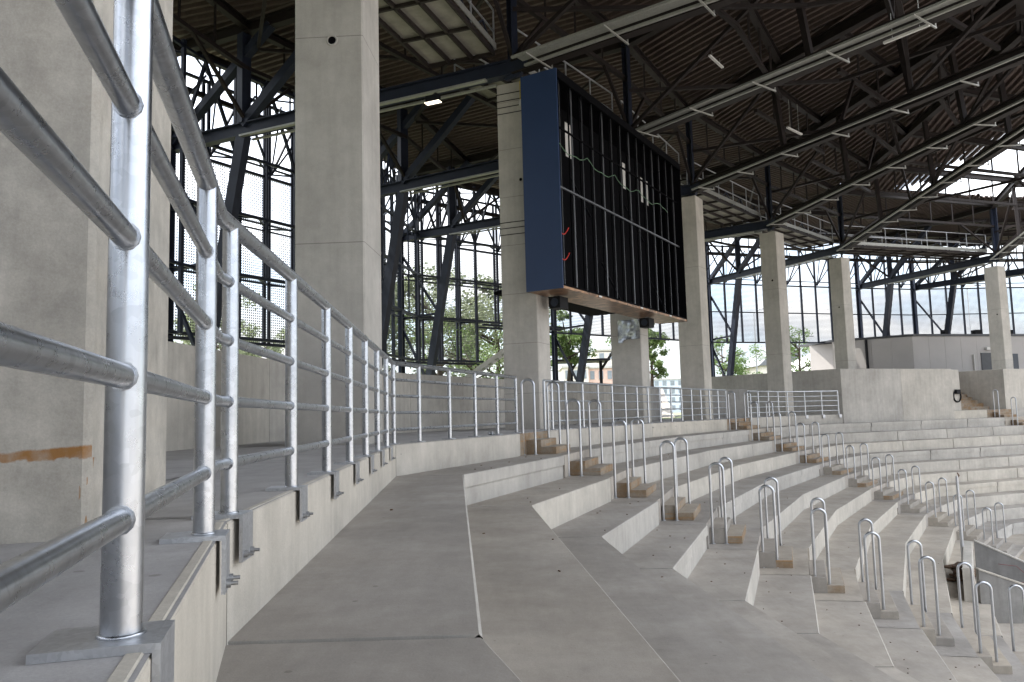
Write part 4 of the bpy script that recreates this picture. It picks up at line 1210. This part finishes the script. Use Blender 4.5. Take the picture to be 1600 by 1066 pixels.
# ------------------------------------------------------------------ facade screens
def facade_bay(pa, pb, zb, label, double):
    d = nrm(sub(pb, pa)); L = dist(pa, pb); o = (-d[1], d[0])      # outward
    t = thing('facade_screen', (*lerp(pa, pb, .5), zb), label, 'facade', 'perforated facade screens')
    n = max(2, round(L / 1.2))
    ztop = 11.25
    for j in range(1, n):
        c = lerp(pa, pb, j / n)
        mb = MB()
        if double:
            for s_ in (-.10, .10): mb.beam((*v2(c, mul(d, s_)), zb), (*v2(c, mul(d, s_)), ztop), .07, .11, (d[0], d[1], 0))
        else:
            mb.beam((*c, zb), (*c, ztop), .085, .12, (d[0], d[1], 0))
        mb.build('mullion', M['navy'], t)
    for z, w in ((zb, .10), (4.95 if zb < 4 else 6.75, .06), (6.75, .05), (8.62, .09), (8.95, .06), (10.7, .08), (11.15, .09)):
        if z < zb: continue
        mb = MB(); mb.beam((*v2(pa, mul(o, -.12)), z), (*v2(pb, mul(o, -.12)), z), w, w)
        if double and z < 8: mb.beam((*v2(pa, mul(o, -.5)), z + .1), (*v2(pb, mul(o, -.5)), z + .1), w, w)
        mb.build('rail', M['navy'], t)
    if double:
        n2 = max(2, round(L / 2.4))
        for j in range(1, n2 * 2):
            c = v2(lerp(pa, pb, (j + .3) / (n2 * 2)), mul(o, -1.0)); zl = zb if j % 2 else 4.9
            mb = MB(); mb.beam((*c, zl), (*c, 11.6), .10 if j % 2 else .06, .12 if j % 2 else .06, (d[0], d[1], 0)); mb.build('inner_mullion', M['navy'], t)
        for j in range(n2 * 2):
            z0, z1 = (8.75, 11.5) if j % 2 else (11.5, 8.75)
            mb = MB(); mb.beam((*v2(lerp(pa, pb, (j + .3) / (n2 * 2)), mul(o, -1.0)), z0), (*v2(lerp(pa, pb, (j + 1.3) / (n2 * 2)), mul(o, -1.0)), z1), .09, .09); mb.build('lattice_rod', M['navy'], t)
        for z in (4.9, 6.85, 8.75, 11.4):
            mb = MB(); mb.beam((*v2(pa, mul(o, -1.0)), z), (*v2(pb, mul(o, -1.0)), z), .09, .09); mb.build('inner_rail', M['navy'], t)
            for j in range(n2 * 2):
                e0, e1 = (-.1, -1.0) if j % 2 else (-1.0, -.1)
                mb = MB(); mb.beam((*v2(lerp(pa, pb, j / (n2 * 2)), mul(o, e0)), z), (*v2(lerp(pa, pb, (j + 1) / (n2 * 2)), mul(o, e1)), z), .05, .05); mb.build('lacing', M['navy'], t)
    m = max(2, round(L / 2.4)) * 2
    for j in range(m):
        c0, c1 = lerp(pa, pb, j / m), lerp(pa, pb, (j + 1) / m)
        z0, z1 = (8.7, 11.1) if j % 2 else (11.1, 8.7)
        mb = MB(); mb.beam((*v2(c0, mul(o, -.2)), z0), (*v2(c1, mul(o, -.2)), z1), .07, .07); mb.build('lattice_rod', M['navy'], t)
    # raking rods towards the trusses behind every second node
    for j in range(1, m, 2):
        c0 = lerp(pa, pb, (j + .0) / m)
        for s_ in (-.7, .7):
            e = v2(v2(c0, mul(o, -1.5)), mul(d, s_))
            mb = MB(); mb.beam((*v2(c0, mul(o, -.2)), 8.7), (*e, 10.6), .05, .05); mb.build('lattice_rod', M['navy'], t)
    if L > 9:
        for (x0, z0, x1, z1) in ((.02, 8.6, .5, 5.0), (.5, 5.0, .98, 8.6), (.02, zb + .1, .5, 5.0), (.5, 5.0, .98, zb + .1)):
            if zb > 4: continue
            mb = MB(); mb.tube([(*v2(lerp(pa, pb, x0), mul(o, -.25)), z0), (*v2(lerp(pa, pb, x1), mul(o, -.25)), z1)], .02, 6); mb.build('tension_rod', M['navy'], t)
    # perforated sheet outside the mullions
    pa2, pb2 = v2(pa, mul(o, .12)), v2(pb, mul(o, .12))
    mb = MB(); mb.quad((*pa2, zb), (*pb2, zb), (*pb2, 8.7), (*pa2, 8.7))
    ob = mb.build('perforated_sheet', M['mesh'], t)
    uvl = ob.data.uv_layers.new(name='UVMap')
    for li, uv in enumerate(((0, zb), (L, zb), (L, 8.7), (0, 8.7))): uvl.data[li].uv = uv
FB = {'XY': 'facade screen far behind the camera', 'YZ': 'facade screen a little behind the camera', 'ZA': 'perforated steel facade screen behind the camera', 'AB': 'perforated facade screen behind the nearest column', 'BC': 'perforated facade screen seen left of the wide column', 'CD': 'perforated facade screen hidden mostly behind the wide column',
      'DE': 'perforated facade screen seen between the wide column and the banded column', 'EF': 'raised perforated facade screen seen under the black screen housing', 'FG': 'raised perforated facade screen under and right of the screen, street showing below it',
      'GH': 'raised facade screen above the left part of the service building', 'HI': 'narrow facade screen above the service building corner', 'IJ': 'facade screen at the right edge above the service building'}
for a, b in zip(KEYS[:-1], KEYS[1:]):
    pa_, pb_ = RAD[a][2], RAD[b][2]
    if a == 'E':
        pm_ = lerp(pa_, pb_, .4527)
        facade_bay(pa_, pm_, 2.9, 'perforated facade screen down to the low wall, left of the banded column', True)
        facade_bay(pm_, pb_, 4.75, 'raised perforated facade screen hidden mostly behind the banded column', True)
        continue
    facade_bay(pa_, pb_, 2.9 if a in 'XYZABCD' else 4.75, FB[a + b], a in 'ABCD')

# ------------------------------------------------------------------ service building on the upper terrace
bl = thing('service_building', (25.4, 50, 2.0), 'flat roofed grey panelled service building behind the plain concrete block', 'building')
b0, b1x, b2x = (25.6, 50.0), (40.0, 53.6), (21.6, 52.8)
du = nrm(sub(b1x, b0)); do = (-du[1], du[0]); dl = nrm(sub(b2x, b0))
def bwall(p, q, z0, z1, mat, name):
    L = dist(p, q); n = max(1, round(L / 1.25)); d = nrm(sub(q, p)); o = (-d[1], d[0])
    for j in range(n):
        u, v = lerp(p, q, j / n + .006 / L), lerp(p, q, (j + 1) / n - .006 / L)
        mb = MB(); mb.cprism([u, v, v2(v, mul(o, .15)), v2(u, mul(o, .15))], z0, z1, .008); mb.build(name, mat, bl)
bwall(b0, b1x, 1.98, 4.72, M['panel'], 'wall_panel')
bwall(b2x, b0, 1.98, 4.72, M['panel'], 'wall_panel')
mb = MB(); mb.prism([v2(b0, mul(do, -.12)), v2(b1x, mul(do, -.12)), v2(b1x, mul(do, 6)), v2(b2x, mul(do, 4)), v2(b2x, mul(do, -.12))], 4.73, 4.86); mb.build('roof', M['door'], bl)
# blank core so nothing shows through joints
mb = MB(); mb.prism([v2(b0, mul(do, .2)), v2(b1x, mul(do, .2)), v2(b1x, mul(do, 5.5)), v2(b2x, mul(do, 2.5))], 1.98, 4.7); mb.build('core', M['panel'], bl)
def bfix(name, s_, z0, z1, w, mat, dep=.05):
    p = v2(b0, mul(du, s_)); mb = MB()
    mb.prism([v2(p, mul(do, -dep)), v2(v2(p, mul(du, w)), mul(do, -dep)), v2(v2(p, mul(du, w)), mul(do, .05)), v2(p, mul(do, .05))], z0, z1)
    return mb.build(name, mat, bl)
bfix('door', 5.2, 2.0, 3.62, 1.05, M['door']); bfix('window', 6.85, 2.3, 3.55, .62, M['window']); bfix('window', 7.6, 2.3, 3.55, .55, M['window'])
bfix('door', 9.6, 2.2, 3.6, .6, M['door'])
bfix('door_lamp', 5.55, 3.8, 3.98, .5, M['white'], .2); bfix('downpipe', 4.55, 2.0, 3.5, .05, M['white'], .12); bfix('downpipe', 7.5, 2.0, 3.8, .05, M['white'], .12)
bfix('notice', 6.5, 2.75, 3.15, .16, M['red'], .06)
dp = lerp(b0, b2x, .56)
mb = MB(); mb.box((dp[0] - .05, dp[1] - .1, 3.35), .12, .12, 2.7, .3); mb.build('downpipe', M['black'], bl)
vp = lerp(b0, b2x, .86)
mb = MB(); mb.box((vp[0] - .05, vp[1] - .1, 3.95), .55, .16, .5, math.atan2(dl[1], dl[0])); mb.build('vent_grille', M['black'], bl)
for s_, w in ((3.6, .25), (6.2, .5), (8.9, .3)):
    p = v2(v2(b0, mul(du, s_)), mul(do, 1.2)); mb = MB(); mb.box((*p, 5.06), w, .4, .4, .2); mb.build('roof_box', M['black'], bl)

# ------------------------------------------------------------------ outside: stair, canopy, houses, lamps, trees
ost = thing('outdoor_stair', (-2.0, 27, 1.5), 'slanting pale steel stair stringers outside behind the low wall, left of the banded column', 'stair')
for dy in (0, 1.3):
    mb = MB(); mb.beam((-2.1, 26.0 + dy, 1.25), (0.1, 26.0 + dy, 2.75), .06, .14); mb.build('stringer', M['white'], ost)
for j in range(9):
    u = j / 9; mb = MB(); mb.box((-2.0 + 2.1 * u, 26.65, 1.32 + 1.45 * u), .26, 1.2, .03); mb.build('tread', M['galv_dull'], ost)
cp = thing('canopy', (6.5, 60, 0), 'dark flat roofed street canopy on thin posts seen under the screen', 'canopy')
mb = MB(); mb.box((5.3, 60, 4.35), 4.0, 3.0, .16); mb.build('roof', M['black'], cp)
mb = MB(); mb.beam((3.3, 58.4, 4.9), (7.4, 58.4, 4.9), .05, .05); mb.build('edge_rail', M['black'], cp)
for x in (4.45, 6.7):
    mb = MB(); mb.beam((x, 59.6, 0), (x, 59.6, 4.3), .22, .22); mb.build('post', M['black'], cp)
    mb = MB(); mb.beam((x, 59.6, 3.6), (x + .8, 58.6, 4.85), .14, .14); mb.build('brace', M['black'], cp)
mb = MB(); mb.add([(1, 47, -.02), (9.6, 47, -.02), (11, 58, 2.05), (1, 58, 1.7)], [[0, 1, 2, 3]]); tag(mb.build('paved_slope', M['paving']), kind='structure')
def block(name, x0, x1, y, dep, z1, mat, label, rows, cols, wm='window_far', roofm=None):
    t = thing(name, ((x0 + x1) / 2, y, 0), label, 'building')
    mb = MB(); mb.prism([(x0, y), (x1, y), (x1, y + dep), (x0, y + dep)], -.03, z1); mb.build('wall', mat, t)
    mb = MB(); mb.prism([(x0 - .3, y - .3), (x1 + .3, y - .3), (x1 + .3, y + dep), (x0 - .3, y + dep)], z1, z1 + .35); mb.build('roof', M['roofpale'] if roofm is None else roofm, t)
    for r in range(rows):
        for c in range(cols):
            w = (x1 - x0) / cols; zz = z1 * (r + .35) / rows
            mb = MB(); mb.box((x0 + w * (c + .5), y - .03, zz + .6), w * .5, .1, min(1.5, z1 / rows * .55)); mb.build('window', M[wm], t)
    return t
block('apartment_building', 9.0, 13.5, 140, 12, 8.6, M['stucco'], 'pale apartment house with small windows behind the canopy, at its left', 3, 3)
t_ = block('apartment_building', 13.5, 18.2, 141, 12, 8.4, M['pink'], 'pink brick apartment house behind the street canopy', 3, 3)
block('apartment_building', 20.5, 30, 190, 15, 15.5, M['stucco'], 'taller greenish grey apartment block left of the column under the screen', 5, 4)
block('apartment_building', 33, 62, 240, 15, 10, M['bluewall'], 'pale blue flat block seen right of the column under the screen', 4, 12)
hs = thing('gable_house', (38, 110, 0), 'house with grey gabled roof and pale gable, seen left of the far column', 'house')
mb = MB(); mb.prism([(35, 110), (41.5, 110), (41.5, 120), (35, 120)], -.03, 6.6); mb.build('wall', M['stucco'], hs)
mb = MB()
for y in (109.4, 120.4): pass
vs_ = [(34.4, 109.5, 6.4), (42.1, 109.5, 6.4), (38.2, 109.5, 9.7), (34.4, 120.5, 6.4), (42.1, 120.5, 6.4), (38.2, 120.5, 9.7)]
mb.add(vs_, [[0, 2, 5, 3], [1, 4, 5, 2], [0, 1, 2], [3, 5, 4], [0, 3, 4, 1]]); mb.build('roof', M['roofgrey'], hs)
mb = MB(); mb.box((36.4, 109.95, 4.5), 1.2, .1, 1.4); mb.build('window', M['window'], hs)
tn = thing('marquee_tent', (36, 85, 0), 'white marquee tent roof behind the dark wall', 'tent')
mb = MB(); mb.add([(29, 82, 4.0), (36.5, 82, 4.0), (36.5, 92, 4.0), (29, 92, 4.0), (35.5, 87, 7.4)], [[0, 1, 4], [1, 2, 4], [2, 3, 4], [3, 0, 4], [3, 2, 1, 0]]); mb.build('canvas', M['white'], tn)
mb = MB()
for p in ((29.1, 82.1), (36.4, 82.1), (36.4, 91.9), (29.1, 91.9)): mb.tube([(*p, 0), (*p, 4.0)], .06, 8)
mb.build('poles', M['galv_dull'], tn)
def lamp(x, y, h, label, two=False):
    t = thing('street_lamp', (x, y, 0), label, 'street lamp', 'street lamps outside')
    mb = MB(); mb.tube([(x, y, 0), (x, y, h)], .10, 8, False, .05); mb.build('pole', M['galv_dull'], t)
    for s_ in ((-1, 1) if two else (1,)):
        mb = MB(); mb.tube([(x, y, h - .1), (x + .5 * s_, y, h + .25), (x + 1.0 * s_, y, h + .3)], .04, 6); mb.build('arm', M['galv_dull'], t)
        mb = MB(); mb.box((x + 1.2 * s_, y, h + .33), .7, .3, .1); mb.build('lamp_head', M['roofgrey'], t)
lamp(21.8, 70, 9.0, 'street lamp outside, left of the column behind the far guardrail')
lamp(33.2, 90, 8.2, 'double armed street lamp between the two far columns', True)
lamp(50.5, 86, 13.0, 'tall street lamp near the right edge beyond the service building')
lamp(11.4, 75, 6.5, 'thin street lamp right of the column under the screen')

def tree(x, y, h, cr, n, seed, label, mat='leaf', low=0.25, group='trees outside'):
    rr = random.Random(seed)
    t = thing('tree', (x, y, 0), label, 'tree', group)
    mb = MB()
    tp = [(x, y, -.03), (x + rr.uniform(-.1, .1), y, h * .25), (x + rr.uniform(-.25, .25), y + rr.uniform(-.2, .2), h * .55), (x + rr.uniform(-.3, .3), y, h * .9)]
    mb.tube(tp, h * .028, 8, False, h * .005)
    limbs = []
    for i in range(11):
        a = rr.uniform(0, 6.28); z0 = h * rr.uniform(low, .75); L = cr * rr.uniform(.5, .95)
        e = (x + math.cos(a) * L, y + math.sin(a) * L, z0 + L * rr.uniform(.3, .9))
        m_ = (x + math.cos(a) * L * .5, y + math.sin(a) * L * .5, z0 + L * .25)
        mb.tube([(x, y, z0), m_, e], h * .012, 6, False, h * .003); limbs.append(e)
    mb.build('trunk', M['bark'], t)
    mb = MB()
    cl = []
    for e in limbs:
        for _ in range(3):
            cl.append((e[0] + rr.gauss(0, cr * .22), e[1] + rr.gauss(0, cr * .22), e[2] + rr.gauss(0, cr * .22), cr * rr.uniform(.16, .34)))
    for _ in range(16):
        z = rr.uniform(h * low, h); k = math.sqrt(max(.05, 1 - ((z - h * .6) / (h * .45)) ** 2)); a = rr.uniform(0, 6.28); r_ = cr * k * rr.uniform(.2, .9)
        cl.append((x + math.cos(a) * r_, y + math.sin(a) * r_, z, cr * rr.uniform(.15, .32)))
    per = n // len(cl)
    for cx_, cy_, cz_, cr_ in cl:
        for _ in range(per):
            d = Vector((rr.gauss(0, 1), rr.gauss(0, 1), rr.gauss(0, 1))).normalized() * cr_ * rr.random() ** .4
            c = Vector((cx_, cy_, cz_)) + Vector((d.x, d.y, d.z * .75))
            s_ = min(.16, h * rr.uniform(.009, .017))
            u = Vector((rr.gauss(0, 1), rr.gauss(0, 1), rr.gauss(0, .6))).normalized(); w = u.cross(Vector((rr.gauss(0, 1), rr.gauss(0, 1), rr.gauss(0, 1)))).normalized()
            mb.add([c - u * s_, c + w * s_ * .55, c + u * s_, c - w * s_ * .55], [[0, 1, 2, 3]])
    mb.build('crown', M[mat], t)
TREES = [(-24.5, 66, 11.6, 4.6, 9000, 'broad tree outside seen left of the wide column, half behind its edge', 'leaf_pale'),
         (-10.5, 58, 10.6, 4.2, 9000, 'tree behind the facade mesh just right of the wide column', 'leaf_pale'),
         (-5.6, 60, 11.4, 4.4, 9000, 'tree behind the facade mesh midway between the wide and banded columns', 'leaf_pale'),
         (-1.2, 57, 9.4, 3.8, 9000, 'tree behind the facade mesh beside the banded column', 'leaf_pale'),
         (-2.1, 40, 4.2, 2.6, 3600, 'low bright green bush tree beside the outdoor stair', 'leaf'),
         (3.2, 46, 6.4, 1.4, 6500, 'bright green tree left of the street canopy under the screen', 'leaf'),
         (7.8, 50, 6.6, 1.6, 4500, 'tree behind the column under the screen, its left half', 'leaf'),
         (9.7, 55, 6.9, .85, 3500, 'slim bright tree right of the column under the screen', 'leaf'),
         (18.4, 68, 6.5, 2.5, 7000, 'young bright green tree left of the column behind the far guardrail', 'leaf'),
         (22.0, 72, 3.4, 1.9, 4000, 'low yellow green tree at the foot of the young tree', 'leaf'),
         (24.2, 66, 7.4, 2.2, 2600, 'thin tree partly behind the column of the far guardrail', 'leaf'),
         (31.3, 80, 4.6, 2.0, 4000, 'round green tree left of the white marquee tent', 'leaf'),
         (36.5, 100, 5.6, 3.0, 4500, 'darker green tree behind the white marquee tent', 'leaf')]
for i, (x, y, h, cr, n, lab, mt) in enumerate(TREES): tree(x, y, h, cr, n, 20 + i, lab, mt, .52 if i in (5, 6) else .38 if i == 7 else .25)
mb = MB()
rr = random.Random(9)
vs_, fs_ = [], []
N = 80
for i in range(N + 1):
    a = -1.0 + 2.6 * i / N
    r_ = 620; x, y = r_ * math.sin(a), r_ * math.cos(a)
    hgt = 14 + 8 * math.sin(i * .35) + 5 * math.sin(i * .9 + 1) + rr.uniform(-1, 1)
    vs_ += [(x, y, -.2), (x * 1.02, y * 1.02, max(4, hgt)), (x * 1.15, y * 1.15, -.2)]
for i in range(N):
    a = i * 3; fs_ += [[a, a + 3, a + 4, a + 1], [a + 1, a + 4, a + 5, a + 2]]
mb.add(vs_, fs_, True); tag(mb.build('hills', M['ground']), kind='structure')

# small litter on the walkway and treads
can = thing('crumpled_can', (-.42, 13.9, .03), 'small crumpled can lying on the walkway edge behind the guardrail', 'litter')
mb = MB(); mb.tube([(-.46, 13.9, .03), (-.42, 13.91, .035), (-.38, 13.89, .03)], .032, 9); mb.build('body', M['film'], can)
rr = random.Random(12)
mb = MB()
for _ in range(110):
    k = rr.randint(1, 9); u = rr.random(); w = rr.random()
    A, B = rr.choice([(m01, m12), (m12, a1), (b1, m23), (m12, a1)])
    p = lerp(lerp(A(k - 1), B(k - 1), u), lerp(A(k), B(k), u), .08 + .84 * w)
    mb.box((*p, -R * k + .004), rr.uniform(.008, .03), rr.uniform(.006, .02), .008, rr.random() * 3)
tag(mb.build('debris', M['rust']), 'scattered brown grit and wood chips on the seating steps', 'debris', kind='stuff')

# sealed joints let into the walkway behind the guardrail
jn = thing('walkway_joint', (-2.3, 6.5, 0.004), 'thin dark joint running along the walkway behind the nearest guardrail', 'joint')
def strip(mb, a, b, w):
    d = nrm(sub(b, a)); o = (-d[1] * w / 2, d[0] * w / 2)
    mb.quad((a[0] - o[0], a[1] - o[1], .004), (b[0] - o[0], b[1] - o[1], .004), (b[0] + o[0], b[1] + o[1], .004), (a[0] + o[0], a[1] + o[1], .004))
mb = MB(); off1 = (-T1[1] * .95, T1[0] * .95)
strip(mb, v2(m01(0), off1), v2(m12(0), off1), .03); mb.build('long_joint', M['conc_dark'], jn)
for u in (.02, .5):
    a = lerp(m01(0), m12(0), u); mb = MB(); strip(mb, a, v2(a, mul(off1, 3.2)), .02); mb.build('cross_joint', M['conc_dark'], jn)
